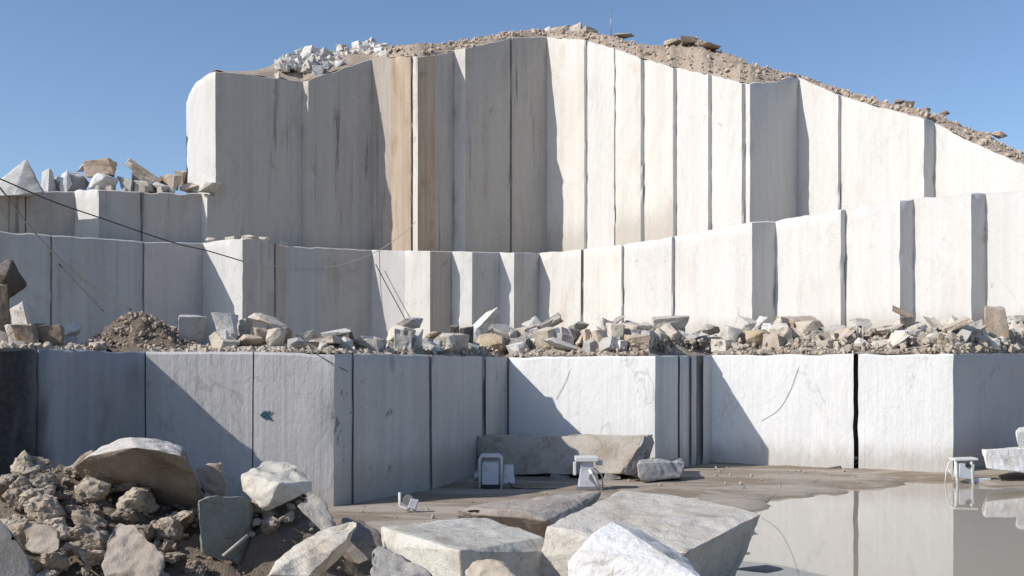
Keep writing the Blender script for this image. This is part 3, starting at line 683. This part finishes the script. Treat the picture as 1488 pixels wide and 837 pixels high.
# --- smaller stones filling the rubble, labelled by where they lie
secs = [(100, 290, 'around the dirt heap'), (300, 485, 'above the wall with the blue mark'), (513, 625, 'above the pocked grey wall'), (628, 738, 'above the narrow grey panels'),
        (740, 845, 'left half above the bright lower wall'), (846, 952, 'right half above the bright lower wall'), (953, 1034, 'above the grooved dark fin'), (1036, 1130, 'above the triangular shadow'),
        (1131, 1240, 'left of the black slit'), (1247, 1384, 'right of the black slit'), (1386, 1486, 'above the dark right end wall')]
cnt = [16, 5, 7, 7, 11, 13, 7, 10, 18, 17, 14]
ORD = ['first', 'second', 'third', 'fourth', 'fifth', 'sixth', 'seventh', 'eighth', 'ninth', 'tenth', 'eleventh', 'twelfth', 'thirteenth', 'fourteenth', 'fifteenth', 'sixteenth', 'seventeenth', 'eighteenth', 'nineteenth', 'twentieth',
       '21st', '22nd', '23rd', '24th', '25th', '26th', '27th', '28th', '29th', '30th', '31st', '32nd', '33rd', '34th', '35th', '36th', '37th', '38th', '39th', '40th'] + ['%d%s' % (n_, {1: 'st', 2: 'nd', 3: 'rd'}.get(n_ % 10 if n_ % 100 not in (11, 12, 13) else 0, 'th')) for n_ in range(41, 200)]
TN = [('pale', (.60, .57, .52)), ('tan', (.52, .46, .38)), ('cream', (.63, .585, .51)), ('brown', (.42, .355, .29)), ('grey', (.46, .44, .41))]
for (a, b_, where), n in zip(secs, cnt):
    items = []
    for i in range(n):
        px = a + (b_ - a) * (i + rng.uniform(.1, .9)) / n; s = rng.uniform(13, 24) if rng.random() < .5 else rng.uniform(22, 42)
        items.append((px, s, rng.choice(TN if a > 1000 or a == 100 else TN[:3] + TN[4:])))
    seen = {}
    tot = {}
    for it in items: tot[it[2][0]] = tot.get(it[2][0], 0) + 1
    for px, s, (tn, tc) in items:
        seen[tn] = seen.get(tn, 0) + 1
        lb = ('%s %s stone from left in bench rubble %s' % (ORD[seen[tn] - 1], tn, where)) if tot[tn] > 1 else 'only %s stone of its size in bench rubble %s' % (tn, where)
        up = rng.random(); k = .9 + up * 2.6 + (3.0 if (600 < px < 742 or 945 < px < 1040) else 0); base = 514 - up * (28 if px > 740 else 10); SUP.append((px, base, s, k))
        hh = s * rng.uniform(.55, .9)
        if a == 100: s *= .8; hh *= .8; base = 514 - 58 * math.exp(-((px - 203) / 44) ** 2) * rng.uniform(.1, .95) + hh * .4; k = 2.4 + 1.2 * rng.random()
        box_stone(px - s / 2, base - hh, px + s / 2, base + 2, bD(px, k), tc, lb, 'rubble_stone', 0, rng.uniform(.7, 1.1), group='small stones in the bench rubble', yaw=rng.uniform(-3, 3))

# --- rubble base (fine debris nobody could count)
def heap(name, fz, x0, x1, y0, y1, st, mat, amp, label, cat, sc=1.0):
    nx = int((x1 - x0) / st) + 1; ny = int((y1 - y0) / st) + 1; vs = []; fs = []
    for j in range(ny):
        for i in range(nx):
            x = x0 + i * st; y = y0 + j * st; z = fz(x, y); q = Vector((x, y, 0))
            w = min(1, max(0, z + .3))
            c = noise.voronoi(Vector((x * 2.2 * sc, y * 2.2 * sc, 1)))[0]
            z += w * (fbm(q, .9 * sc, 3.0, 5) * amp + (.35 - c[0]) * amp * .9 + abs(n3(q, 3.5 * sc, 2)) * amp * .5)
            vs.append((x, y, z))
    for j in range(ny - 1):
        for i in range(nx - 1):
            a = j * nx + i; fs.append((a, a + 1, a + nx + 1, a + nx))
    o = obj(name, vs, fs, mat, origin=((x0 + x1) / 2, (y0 + y1) / 2, 0), sharp=45)
    return tag(o, label, cat, kind='stuff')
def dirt(x, y):
    z = 3.0 * math.exp(-((x + 12.2) / 4.6) ** 2 - ((y - 29.2) / 4.4) ** 2) + 2.1 * math.exp(-((x + 5.9) / 1.7) ** 2 - ((y - 27.8) / 1.7) ** 2)
    return z - .35
heap('dirt_heap', dirt, -19, -2.2, 17, 36, .14, M['heap'], .30, 'brown heap of dirt and gravel in the left foreground', 'dirt heap')
def bheap(x, y):
    return 5.85 + 1.65 * math.exp(-((x + 15.0) / 1.85) ** 2 - ((y - 41.5) / 1.15) ** 2)
heap('dirt_heap', bheap, -19.6, -11.0, 39.6, 43.9, .11, M['heap'], .26, 'small brown heap of dirt and stones on the bench at left, under the dark cable', 'dirt heap', 1.6)
def bheap_pt(r):
    x = r.gauss(-15.0, 1.5); y = r.uniform(40.0, 42.2); return Vector((x, y, bheap(x, y) + .08)), r.choice((.1, .13, .16, .2, .26, .32))
def bench_debris():
    vs = []; fs = []; cols = [-140 + 3 * i for i in range(590)]; rows = 14
    prof = [(-150, 10), (95, 8), (120, 6), (290, 6), (420, 6), (560, 8), (640, 18), (740, 26), (860, 34), (960, 32), (1040, 30), (1130, 46), (1200, 50), (1245, 34), (1300, 32), (1345, 42), (1420, 48), (1490, 48), (1700, 30)]
    for px in cols:
        D = Dat(P1, px) + .35; hp = interp(prof, px) * (D + 2.5) / F * .95; near = [q_ for q_ in SUP if not 95 < q_[0] < 296 and abs(q_[0] - px) < q_[2] * 1.3]; back = 1.0 if (600 < px < 742 or 120 < px < 215 or 940 < px < 1040) else 0.0
        for r in range(rows + 1):
            t = r / rows; DD = D + 6.5 * t; b = math.sin(min(1, max(0, t - .3 * back) * 1.6) * math.pi * .5) * (1 if t < .6 else (1 - t) / .4)
            z = ztop(Y1, P1, px)[1] - .06; q = Vector(((px - CX) * DD / F, DD, z))
            off = DD - D + .35; sup = 0
            for (sx_, sy_, sw_, sk_) in near:
                hs = (EYE + (H - sy_) * (DD) / F - z) + .12
                if hs > .1: sup = max(sup, .5 * hs * math.exp(-((px - sx_) / (sw_ * .62)) ** 2 - ((off - sk_ - .4) / 1.5) ** 2))
            c = noise.voronoi(Vector((q.x * 1.8, q.y * 1.8, 1)))[0][0]
            q.z += max(0, sup - hp * b * .8) + hp * b * (.8 + .5 * fbm(q, .7, 5, 4)) + (.3 - c) * .34 * b * min(1, hp) + fbm(q, 2.2, 1, 3) * .1 * b
            vs.append(q)
    st = rows + 1
    for c in range(len(cols) - 1):
        for r in range(rows): fs.append((c * st + r, (c + 1) * st + r, (c + 1) * st + r + 1, c * st + r + 1))
    tag(obj('rubble_debris', vs, fs, M['bench'], sharp=40), 'fine tan debris lying between the stones on the bench', 'debris', kind='stuff')
bench_debris()

# --- clods on the dirt heap
clods = []
for i in range(300):
    px = rng.uniform(0, 490); D = rng.uniform(24.3, 29.6); s = rng.choice((9, 10, 12, 14, 16, 18, 22, 26, 32, 40, 52, 62)) * (1 if px < 280 else .6)
    x = (px - CX) * D / F; z = dirt(x, D)
    if z < .1 or (px > 300 and D < 26.2 and px < 480): continue
    clods.append((px, D, s, z))
rows_ = [('low on the', 21, 25.9), ('halfway up the', 25.9, 27.8), ('near the top of the', 27.8, 31)]
side = [('left side', -10, 120), ('middle', 120, 270), ('right side', 270, 480)]
for rn, d0, d1 in rows_:
    for sn, p0, p1 in side:
        lst = sorted(c for c in clods if d0 <= c[1] < d1 and p0 <= c[0] < p1)
        for k, (px, D, s, z) in enumerate(lst):
            tn, tc = rng.choice((('brown', (.31, .25, .19)), ('brown', (.26, .21, .16)), ('greyish', (.33, .30, .255)), ('tan', (.41, .34, .26))))
            w = s * D / F
            put('clod', rng.choice(CLOD), Vector(((px - CX) * D / F, D, z + .06 + w * .24)), (w, w * rng.uniform(.7, 1.1), w * rng.uniform(.55, .9)), Euler((rng.uniform(-.4, .4), rng.uniform(-.4, .4), rng.uniform(0, 6))), tc,
                '%s clod %s heap, %s, %s from left there' % (tn, rn, sn, ORD[k]), 'clod', 'clods on the dirt heap')

# --- stones on the short left wall
def uD(px, k): return Dat(P2B, max(-140, min(px, 312))) + k
rock_object('stone_block', pk((2, 262, 84), (38, 232, 85), (66, 278, 84), (-20, 284, 83), (20, 284, 82.6), (64, 284, 86), (-10, 270, 87), (30, 284, 90)), (.50, .50, .48), 'pointed grey block at the far left skyline', 'stone block', 41, .5, .10, .05, .6, 'clean')
left_top = [
 (56, 246, 82, 282, 2.5, (.50, .50, .49), 0, 'pale squared block right of the pointed block on the skyline'),
 (86, 246, 106, 282, 2.0, (.62, .62, .61), 0, 'light grey block, left half of the skyline pair'),
 (96, 249, 130, 282, 2.6, (.40, .41, .43), 0, 'dark grey squared block, right half of the skyline pair'),
 (114, 234, 130, 252, 4.6, PALE, .5, 'pale splinter behind the tan slab on the skyline'),
 (122, 231, 172, 260, 3.0, (.48, .38, .30), .08, 'tan slab lying on top of the white one on the skyline'),
 (128, 252, 174, 280, 2.4, W_, 0, 'white flat slab under the tan one on the skyline'),
 (182, 234, 234, 268, 3.0, (.46, .40, .35), -.6, 'long tilted slab sloping down to the right on the skyline'),
 (172, 256, 200, 282, 2.2, GREY, -.3, 'grey stone between the white slab and the tilted one'),
 (196, 262, 226, 282, 1.6, PALE, 0, 'pale stone under the long tilted slab'),
 (224, 260, 244, 286, 1.2, PALE, -.3, 'pale wedge hanging over the edge of the short left wall'),
 (240, 252, 262, 276, 2.0, (.50, .42, .34), 0, 'tan lump left of the tall white face'),
 (256, 248, 272, 270, 3.4, (.42, .34, .27), 0, 'brown lump touching the tall white face'),
 (262, 262, 290, 280, 1.4, (.52, .42, .33), .1, 'tan chip at the foot of the tall white face'),
 (288, 262, 324, 283, -.9, PALE, .15, 'pale broken slab below the corner of the tall grey face'),
 (190, 248, 218, 284, 3.4, (.44, .38, .32), 0, 'brown block propping the long tilted slab on the skyline'),
 (130, 250, 170, 286, 4.2, GREY, 0, 'grey block behind the white slab on the skyline'),
 (70, 256, 96, 286, 3.4, GREY, 0, 'small grey block filling the gap between two skyline blocks'),
 (228, 256, 250, 286, 2.8, BROWN, 0, 'dark brown block between the tilted slab and the tan lump'),
 (276, 266, 300, 280, 1.8, W_, 0, 'white chip tucked under the tall white face'),
]
for (x0, y0, x1, y1, k, tint, tl, lb) in left_top:
    box_stone(x0, y0, x1, y1, uD((x0 + x1) / 2, k), tint, lb, 'skyline_stone', tl, .8, group='stones on the short left wall')
for k, (x, s, c, lb) in enumerate(((144, 14, 'grey', 'small grey stone under the left end of the white skyline slab'), (160, 12, 'tan', 'small tan stone under the right end of the white skyline slab'), (210, 13, 'brown', 'small brown stone half hidden below the tilted skyline slab'),
                                   (234, 11, 'tan', 'small tan stone right of the hanging pale wedge'), (250, 10, 'pale', 'small pale stone below the tan lump on the short wall'), (182, 10, 'pale', 'small pale stone at the left foot of the tilted skyline slab'))):
    box_stone(x - s / 2, 280 - s * .8, x + s / 2, 283, uD(x, 1.0), dict(TN)[c], lb, 'skyline_stone', 0, .9, group='stones on the short left wall')
# broken lip of the middle wall, below the tall grey face
for (x0, y0, x1, y1, lb) in ((298, 345, 316, 354, 'white chip at the left of the broken lip under the tall grey face'), (322, 344, 346, 352, 'white flake on the broken lip, over the sunlit triangle'), (350, 341, 376, 350, 'pale flake topping the broken lip under the tall grey face'),
                             (374, 344, 392, 352, 'pale flake at the right of the broken lip'), (408, 350, 420, 366, 'dark grey chunk hanging at the right end of the broken lip')):
    box_stone(x0, y0, x1, y1, Dat(P2, (x0 + x1) / 2) + .1, GREY if x0 > 400 else CREAM, lb, 'stone_chip', 0, .5, group='chips on the broken lip')

# --- white rubble on the crest of the tall wall
wr = random.Random(5); cr = []
for i in range(125):
    px = wr.uniform(407, 562); t = wr.random(); yc = interp([(405, 92), (415, 78), (430, 71), (455, 67), (480, 72), (500, 66), (520, 60), (540, 60), (562, 66)], px)
    yb = interp([(405, 94), (450, 98), (500, 93), (562, 76)], px); y = yc + 4 + (yb - yc) * t; cr.append((px, y, wr.uniform(9, 21), t))
cr.sort(); hts = ('upper', 'middle', 'lower'); num = {}
for (px, y, s, t) in cr:
    hk = hts[min(2, int(t * 3))]; num[hk] = num.get(hk, 0) + 1
    D = Dat(P3, px) + .8 + (1 - t) * 3.2
    box_stone(px - s / 2, y - s * .4, px + s / 2, y + s * .42, D, wr.choice(((.66, .64, .60), (.58, .56, .52), (.50, .48, .45), (.70, .69, .67))),
              '%s skyline rubble over the tall grey face, %s whitish stone from left' % (hk, ORD[num[hk] - 1]), 'crest_stone', 0, .9, group='white rubble on the crest', yaw=wr.uniform(-3, 3))
for (x0, y0, x1, y1, k, tint, tl, lb) in ((453, 96, 471, 117, .2, W_, 0, 'white square chunk at the lip of the tall grey face'), (486, 88, 502, 102, .3, W_, 0, 'white chip on the lip right of the square chunk'),
        (398, 106, 408, 116, .1, PALE, 0, 'small pale chip on the lip left of the square chunk'), (786, 38, 806, 56, 1.6, PALE, 0, 'pale boulder at the left of the highest skyline group'), (800, 37, 832, 55, 2.2, (.42, .36, .29), .1, 'brown boulder in the middle of the highest skyline group'),
        (822, 38, 852, 54, 3.0, (.56, .50, .42), 0, 'sunlit tan boulder of the highest skyline group'), (842, 40, 868, 56, 2.0, (.38, .32, .26), -.2, 'dark brown boulder at the right of the highest skyline group'), (892, 46, 924, 58, 3.0, (.32, .28, .24), -.1, 'flat dark boulder on the skyline just right of the thin mast'),
        (988, 53, 1014, 64, 3.4, (.22, .18, .15), 0, 'dark stone in the hump right of the thin mast'), (1012, 60, 1046, 74, 4.0, (.40, .31, .235), -.2, 'brown stone at the right end of the hump'), (962, 56, 992, 70, 4.6, (.42, .33, .25), .1, 'brown stone at the left end of the hump'),
        (1298, 142, 1316, 152, 2.2, (.24, .20, .16), 0, 'dark stone on the right slope, left of a pair'), (1312, 148, 1328, 158, 2.0, (.36, .29, .22), 0, 'brown stone on the right slope, right of a pair'), (1340, 156, 1352, 166, 2.0, (.30, .24, .19), 0, 'brown stone over the dark step on the right slope'),
        (1364, 160, 1380, 170, 2.8, (.20, .16, .13), 0, 'dark stone alone on the right skyline'), (1442, 190, 1462, 204, 2.4, (.42, .33, .25), -.3, 'tan stone low on the right skyline'), (722, 46, 742, 56, 1.4, (.46, .37, .29), 0, 'tan stone on the crest above the tall grey panel'), (690, 54, 706, 64, 1.2, (.46, .38, .30), 0, 'tan stone on the crest left of the tall grey panel top')):
    box_stone(x0, y0, x1, y1, Dat(P3, (x0 + x1) / 2) + k, tint, lb, 'stone', tl, .9, group='stones on the crest')
# scree: countless small stones on the hillside
def bit(seed):
    r = random.Random(seed); bm = bmesh.new()
    for _ in range(13):
        v = Vector((r.gauss(0, 1), r.gauss(0, 1), r.gauss(0, 1))).normalized() * r.uniform(.75, 1.1); bm.verts.new(v)
    q = bmesh.ops.convex_hull(bm, input=bm.verts[:])
    bmesh.ops.delete(bm, geom=[g for g in set(q['geom_interior'] + q['geom_unused']) if isinstance(g, bmesh.types.BMVert)], context='VERTS')
    bm.verts.index_update(); out = ([v.co.copy() for v in bm.verts], [[v.index for v in f.verts] for f in bm.faces]); bm.free(); return out
BITS = [bit(s) for s in range(14)]
def scree(name, n, f, label, seed, mat, tint):
    r = random.Random(seed); mb = MB()
    for _ in range(n):
        p, s = f(r); q = Euler((r.uniform(0, 6), r.uniform(0, 6), r.uniform(0, 6))).to_matrix()
        vs_, fs_ = BITS[r.randrange(len(BITS))]; s *= r.uniform(.5, 1)
        mb.add([p + q @ Vector((v.x * s * .5, v.y * s * .45, v.z * s * .38)) for v in vs_], fs_)
    o = mb.build(name, M[mat]); o.color = (*tint, 1); return tag(o, label, 'gravel', kind='stuff')
def hill_pt(r):
    px = r.uniform(560, 1490); D, z0 = ztop(Y3, P3, px); yt = interp(Y3, px); yc = min(interp(YC, px), yt - 1); t = r.random() ** 1.2
    g = max(.7, (yt - yc) * D / F / .42); zc = EYE + (H - yc) * (D + g) / F
    DD = D + .15 + g * t; return Vector(((px - CX) * DD / F, DD, z0 + (zc - z0) * t ** .8 + .05)), r.choice((.12, .15, .2, .25, .3, .35, .5, .7))
scree('scree', 1100, hill_pt, 'small brown stones strewn over the soil slope on the crest', 3, 'stone', (.50, .42, .34))
def floor_pt(r):
    while True:
        x = r.uniform(-8, 20); y = r.uniform(30, 54)
        px = topx((x, y))
        if y < Dat(P1, px) - .2 and ground_z(x, y) > WATER + .05: break
    return Vector((x, y, ground_z(x, y) + .03)), r.choice((.06, .08, .1, .12, .16, .26))
scree('gravel', 260, floor_pt, 'loose gravel scattered over the pit floor at the foot of the lower wall', 4, 'stone', (.42, .37, .31))
def heap_pt(r):
    x = r.gauss(-10.5, 3.6); y = r.uniform(20.5, 31); return Vector((x, y, dirt(x, y) + .12)), r.choice((.05, .06, .08, .1, .14, .2))
scree('gravel', 2200, heap_pt, 'loose brown gravel covering the dirt heap in the left foreground', 6, 'stone', (.30, .245, .19))
def bench_pt(r):
    px = r.uniform(0, 1488); D = Dat(P1, px) + r.uniform(.3, 2.6) + (2.4 if (600 < px < 742 or 100 < px < 215 or 945 < px < 1040) else 0); z = ztop(Y1, P1, px)[1]
    k = interp([(0, .1), (600, .3), (850, .7), (1200, 1.2), (1488, 1.3)], px)
    return Vector(((px - CX) * D / F, D, z + r.random() * k * min(1, (D - Dat(P1, px)) / 2.2))), r.choice((.1, .15, .2, .25, .32, .4, .55))
scree('gravel', 420, bheap_pt, 'loose tan gravel on the small dirt heap of the bench', 9, 'stone', (.44, .35, .27))
scree('gravel', 3200, bench_pt, 'loose tan gravel between the stones along the bench', 8, 'stone', (.48, .41, .33))

# ------------------------------------------------------------------ machines, cables, mast
def machine_frame(x, D):   # world origin on the floor
    return Vector(((x - CX) * D / F, D, ground_z((x - CX) * D / F, D)))
# cutting machine with a tubular guard
o = machine_frame(718, 45.0); r = empty('stone_cutter', o, 'white boxy machine with tubular frame, left of two by the long block', 'machine')
mb = MB(); mb.tube([o + Vector(v) for v in ((-.62, -.45, 0), (-.62, -.45, 1.3), (-.52, -.45, 1.42), (.20, -.45, 1.42), (.32, -.45, 1.32), (.32, -.45, 0))], .055); mb.tube([o + Vector(v) for v in ((-.62, .35, 0), (-.62, .35, 1.3), (-.52, .35, 1.42), (.20, .35, 1.42), (.32, .35, 1.32), (.32, .35, 0))], .055)
mb.tube([o + Vector((-.62, -.45, 1.2)), o + Vector((-.62, .35, 1.2))], .04); mb.tube([o + Vector((.32, -.45, 1.2)), o + Vector((.32, .35, 1.2))], .04); mb.build('frame', M['paint'], r, smooth=True)
mb = MB(); mb.box(o + Vector((-.15, -.1, .66)), (.72, .7, .95), bev=.03); mb.build('housing', M['greypaint'], r)
mb = MB(); mb.box(o + Vector((.64, -.05, .62)), (.54, .6, .78), top=.72, bev=.03); mb.build('motor_cover', M['greypaint'], r)
mb = MB(); mb.tube([o + Vector((-.66, -.3, .55)), o + Vector((-.84, -.3, .55))], .22, 16); mb.build('drive_wheel', M['steel'], r, smooth=False)
mb = MB(); mb.box(o + Vector((-.1, -.05, .12)), (.95, .8, .16)); mb.build('base_skid', M['black'], r)
mb = MB(); mb.tube([o + Vector(v) for v in ((.62, -.3, .3), (.8, -.5, .08), (1.3, -.7, .03), (2.0, -.5, .03), (2.7, -.6, .03))], .035); mb.build('hose', M['black'], r, smooth=True)
# second machine with a flat white top
o = machine_frame(852, 44.4); r = empty('stone_cutter', o, 'white machine with flat table top, right of two by the long block', 'machine')
mb = MB(); mb.box(o + Vector((0, 0, 1.32)), (.98, .8, .2), bev=.03); mb.build('table_top', M['paint'], r)
mb = MB(); mb.box(o + Vector((.02, 0, .52)), (.74, .6, .78), top=.8, bev=.03); mb.box(o + Vector((.02, 0, 1.05)), (.52, .5, .34), bev=.02); mb.build('body', M['greypaint'], r)
mb = MB(); mb.tube([o + Vector((.1, -.34, .9)), o + Vector((.62, -.4, .02))], .07); mb.tube([o + Vector((.72, -.1, .02)), o + Vector((.66, 0, .6)), o + Vector((.35, 0, .9))], .03); mb.build('strut', M['paint'], r, smooth=True)
mb = MB(); mb.box(o + Vector((-.5, 0, .9)), (.12, .4, .55), bev=.02); mb.build('side_bracket', M['paint'], r)
mb = MB(); mb.box(o + Vector((.02, 0, .08)), (.9, .7, .14)); mb.build('base_skid', M['steel'], r)
mb = MB(); mb.tube([o + Vector((.28, -.3, .55)), o + Vector((.28, -.42, .55))], .2, 16); mb.build('pulley', M['steel'], r)
mb = MB(); mb.box(o + Vector((.56, .05, 1.14)), (.26, .4, .2), bev=.02); mb.build('control_box', M['greypaint'], r)
# machine at the right shore
o = machine_frame(1396, 48.3); r = empty('wire_saw', o, 'white machine on legs at the pool edge in front of the dark right wall', 'machine')
mb = MB(); mb.box(o + Vector((.12, 0, 1.27)), (1.1, .7, .1), rot=(0, -.03, 0), bev=.02); mb.build('canopy', M['paint'], r)
mb = MB(); mb.box(o + Vector((.15, 0, .72)), (.72, .6, .72), rot=(0, .08, 0), bev=.04); mb.build('housing', M['greypaint'], r)
for q in (-.3, .42):
    mb = MB(); mb.tube([o + Vector((q - .05, -.25, 1.2)), o + Vector((q, -.25, .6)), o + Vector((q + .04, -.3, 0))], .07); mb.build('leg', M['paint'], r, smooth=True)
mb = MB(); mb.tube([o + Vector((-.78, -.1, 0)), o + Vector((-.72, -.1, .7)), o + Vector((-.6, -.1, 1.1)), o + Vector((-.36, -.1, 1.25))], .03); mb.tube([o + Vector((-.6, -.1, .8)), o + Vector((-.45, -.1, .55)), o + Vector((-.35, -.1, .2))], .03); mb.build('guide_arm', M['paint'], r, smooth=True)
mb = MB(); mb.box(o + Vector((.85, .1, .26)), (1.0, .55, .24), bev=.03); mb.build('track_bed', M['greypaint'], r)
mb = MB(); mb.tube([o + Vector((.2, -.34, 1.0)), o + Vector((.2, -.26, 1.0))], .12, 14); mb.build('pulley', M['black'], r)
# small part of machinery on the shaded floor
o = machine_frame(592, 38.0); r = empty('pulley_bracket', o + Vector((0, 0, .1)), 'small grey bracket with pulley left on the shaded floor by the pocked wall', 'machine part')
oo = Vector(r.location)
mb = MB(); mb.tube([oo + Vector((-.28, 0, .62)), oo + Vector((-.28, 0, .15)), oo + Vector((-.05, -.05, .02)), oo + Vector((.1, -.05, 0))], .06); mb.build('arm', M['paint'], r, smooth=True)
mb = MB(); mb.tube([oo + Vector((.02, -.05, .34)), oo + Vector((.02, .1, .34))], .2, 16); mb.build('pulley', M['steel'], r)
mb = MB(); mb.box(oo + Vector((.22, .05, .2)), (.3, .3, .36), rot=(0, .3, 0), bev=.03); mb.build('mount', M['greypaint'], r)
# coil of hose at the black slit
o = machine_frame(1258, 52.6)
mb = MB()
for k in range(3):
    pts = [o + Vector((math.cos(a) * (1.15 - .25 * k) + .12 * k, .25 * k, .06 + max(0, math.sin(a)) * (.52 - .16 * k) * (1 + .18 * math.sin(a * 3 + k)))) for a in [math.pi * j / 16 for j in range(17)]]
    mb.tube(pts, .055)
pts = [o + Vector((-1.25, 0, .06)), o + Vector((-1.7, -.3, .05)), o + Vector((-2.2, -.4, .04))]; mb.tube(pts, .05)
tag(mb.build('hose_coil', M['wood'], origin=o, smooth=True), 'dusty hose arched in loops at the foot of the black slit', 'hose')

def cable(name, pts, rad, mat, label, cat, sag=0.0):
    P = [at(*p) for p in pts]; out = []
    for i in range(len(P) - 1):
        p0 = P[max(i - 1, 0)]; p1 = P[i]; p2 = P[i + 1]; p3 = P[min(i + 2, len(P) - 1)]
        for k in range(8):
            t = k / 8; out.append(.5 * ((2 * p1) + (p2 - p0) * t + (2 * p0 - 5 * p1 + 4 * p2 - p3) * t * t + (3 * p1 - p0 - 3 * p2 + p3) * t ** 3))
    out.append(P[-1]); mb = MB(); mb.tube(out, rad, 6)
    return tag(mb.build(name, M[mat], origin=P[0], smooth=True), label, cat)
cable('cable', [(-60, 238, 68), (0, 260, 70), (75, 292, 74), (150, 318, 78), (250, 352, 84), (300, 364, 87), (354, 380, 88.7)], .05, 'cable', 'thick dark cable running from the left edge to the sunlit triangle', 'cable')
cable('cable', [(-20, 250, 62), (8, 283, 62), (45, 332, 61), (100, 390, 58), (150, 427, 56), (190, 450, 53)], .055, 'cable', 'dark cable dropping from the left edge to the dirt heap on the bench', 'cable')
cable('cable', [(78, 375, 84), (110, 410, 82), (150, 452, 80)], .05, 'cable', 'thin cable below the dropping one, against the middle wall', 'cable')
cable('cable', [(354, 380, 88.7), (400, 387, 90), (450, 391, 92), (500, 384, 93.6), (550, 364, 95), (585, 340, 95.6), (604, 322, 95.5)], .035, 'wood', 'thin pale wire strung across the grey faces below the tall wall', 'wire')
cable('cable', [(546, 384, 94.4), (565, 420, 93.6), (588, 462, 92.6)], .045, 'cable', 'thin dark wire hanging down the bluish middle face', 'wire')
def on_wall(px, py, off=.03): return (px, py, Dat(P1, px) - off)
cable('cable', [on_wall(1168, 514, -.1), on_wall(1158, 540), on_wall(1146, 572), on_wall(1130, 596), on_wall(1106, 611)], .010, 'steel', 'crack line drawn as a thin wire on the white wall beside the triangular shadow', 'wire')  # wire shape added where a faint crack line runs
cable('cable', [on_wall(836, 516, -.1), on_wall(824, 548), on_wall(808, 580)], .010, 'steel', 'crack line drawn as a thin wire on the bright lower wall', 'wire')  # likewise a wire shape in place of a crack line
cable('cable', [on_wall(456, 512, -.1), on_wall(476, 524), on_wall(506, 540, .2)], .014, 'cable', 'short thin wire hanging over the top of the grey wall right of the blue mark', 'wire')
mb = MB(); b0 = at(888, 58, Dat(P3, 888) + 2.5); mb.tube([b0, b0 + Vector((0, 0, 3.0))], [.05, .035]); 
tag(mb.build('mast', M['steel'], origin=b0, smooth=True), 'thin upright mast on the crest of the hill', 'mast')
a = at(324, 808, 25.2); b_ = at(360, 778, 25.6); mb = MB(); mb.tube([a, b_], .045, 8)
tag(mb.build('pipe', M['wood'], origin=a, smooth=True), 'short pale pipe lying against the greenish upright boulder', 'pipe')

# blue spray mark on the lower wall: two left pointing strokes
def mark():
    D = lambda px: Dat(P1, px)
    def pt(px, py, off):
        q = at(px, py, D(px)); q = wpt(q, q.z); return q - Vector((q.x, q.y, 0)).normalized() * off
    def poly(mb, pts, off):
        vs = [pt(x, y, off) for x, y in pts] + [pt(x, y, off - .02) for x, y in pts]; n = len(pts)
        mb.add(vs, [tuple(range(n))] + [(i, (i + 1) % n, n + (i + 1) % n, n + i) for i in range(n)])
    mb = MB()
    for pl in ([(377, 603), (383, 597.5), (387, 597), (382, 603), (386, 608), (382, 608)], [(384, 603.5), (391, 597), (394.5, 597), (389, 603), (394.5, 609.5), (390, 609.5)], [(385, 597), (387.5, 597), (387, 607), (384.5, 607)]):
        poly(mb, pl, .05)
    o = mb.build('painted_mark', M['teal'], lower); o['label'] = 'blue spray painted arrow mark'
mark()

# ------------------------------------------------------------------ light, sky, camera
w = bpy.data.worlds.new('World'); SC.world = w; w.use_nodes = True; nt = w.node_tree
sky = nt.nodes.new('ShaderNodeTexSky'); sky.sky_type = 'NISHITA'; sky.sun_disc = False
sky.sun_elevation = R(SUN_EL); sky.sun_rotation = R(270 - SUN_AZ); sky.altitude = 1200; sky.air_density = 1.0; sky.dust_density = 2.0; sky.ozone_density = 3.4
nt.links.new(sky.outputs[0], nt.nodes['Background'].inputs[0]); nt.nodes['Background'].inputs[1].default_value = .13
sl = bpy.data.lights.new('sun', 'SUN'); sl.energy = 4.1; sl.angle = R(.5); sl.color = (1.0, .955, .89)
so = bpy.data.objects.new('sun', sl); C.objects.link(so)
d = Vector((math.cos(R(SUN_AZ)) * math.cos(R(SUN_EL)), math.sin(R(SUN_AZ)) * math.cos(R(SUN_EL)), -math.sin(R(SUN_EL))))
so.rotation_euler = d.to_track_quat('-Z', 'Y').to_euler(); so.location = (-60, -20, 60)
cam = bpy.data.cameras.new('camera'); cam.sensor_width = 36; cam.lens = 36 * F / 1488; cam.shift_y = (H - 418.5) / 1488; cam.clip_end = 5000
co = bpy.data.objects.new('camera', cam); C.objects.link(co); co.location = (0, 0, EYE); co.rotation_euler = (R(90), 0, 0); SC.camera = co
SC.view_settings.view_transform = 'Standard'; SC.view_settings.look = 'None'; SC.view_settings.exposure = .2; SC.view_settings.gamma = 1
SC.view_settings.use_curve_mapping = False
SC.cycles.max_bounces = 6; SC.cycles.diffuse_bounces = 2
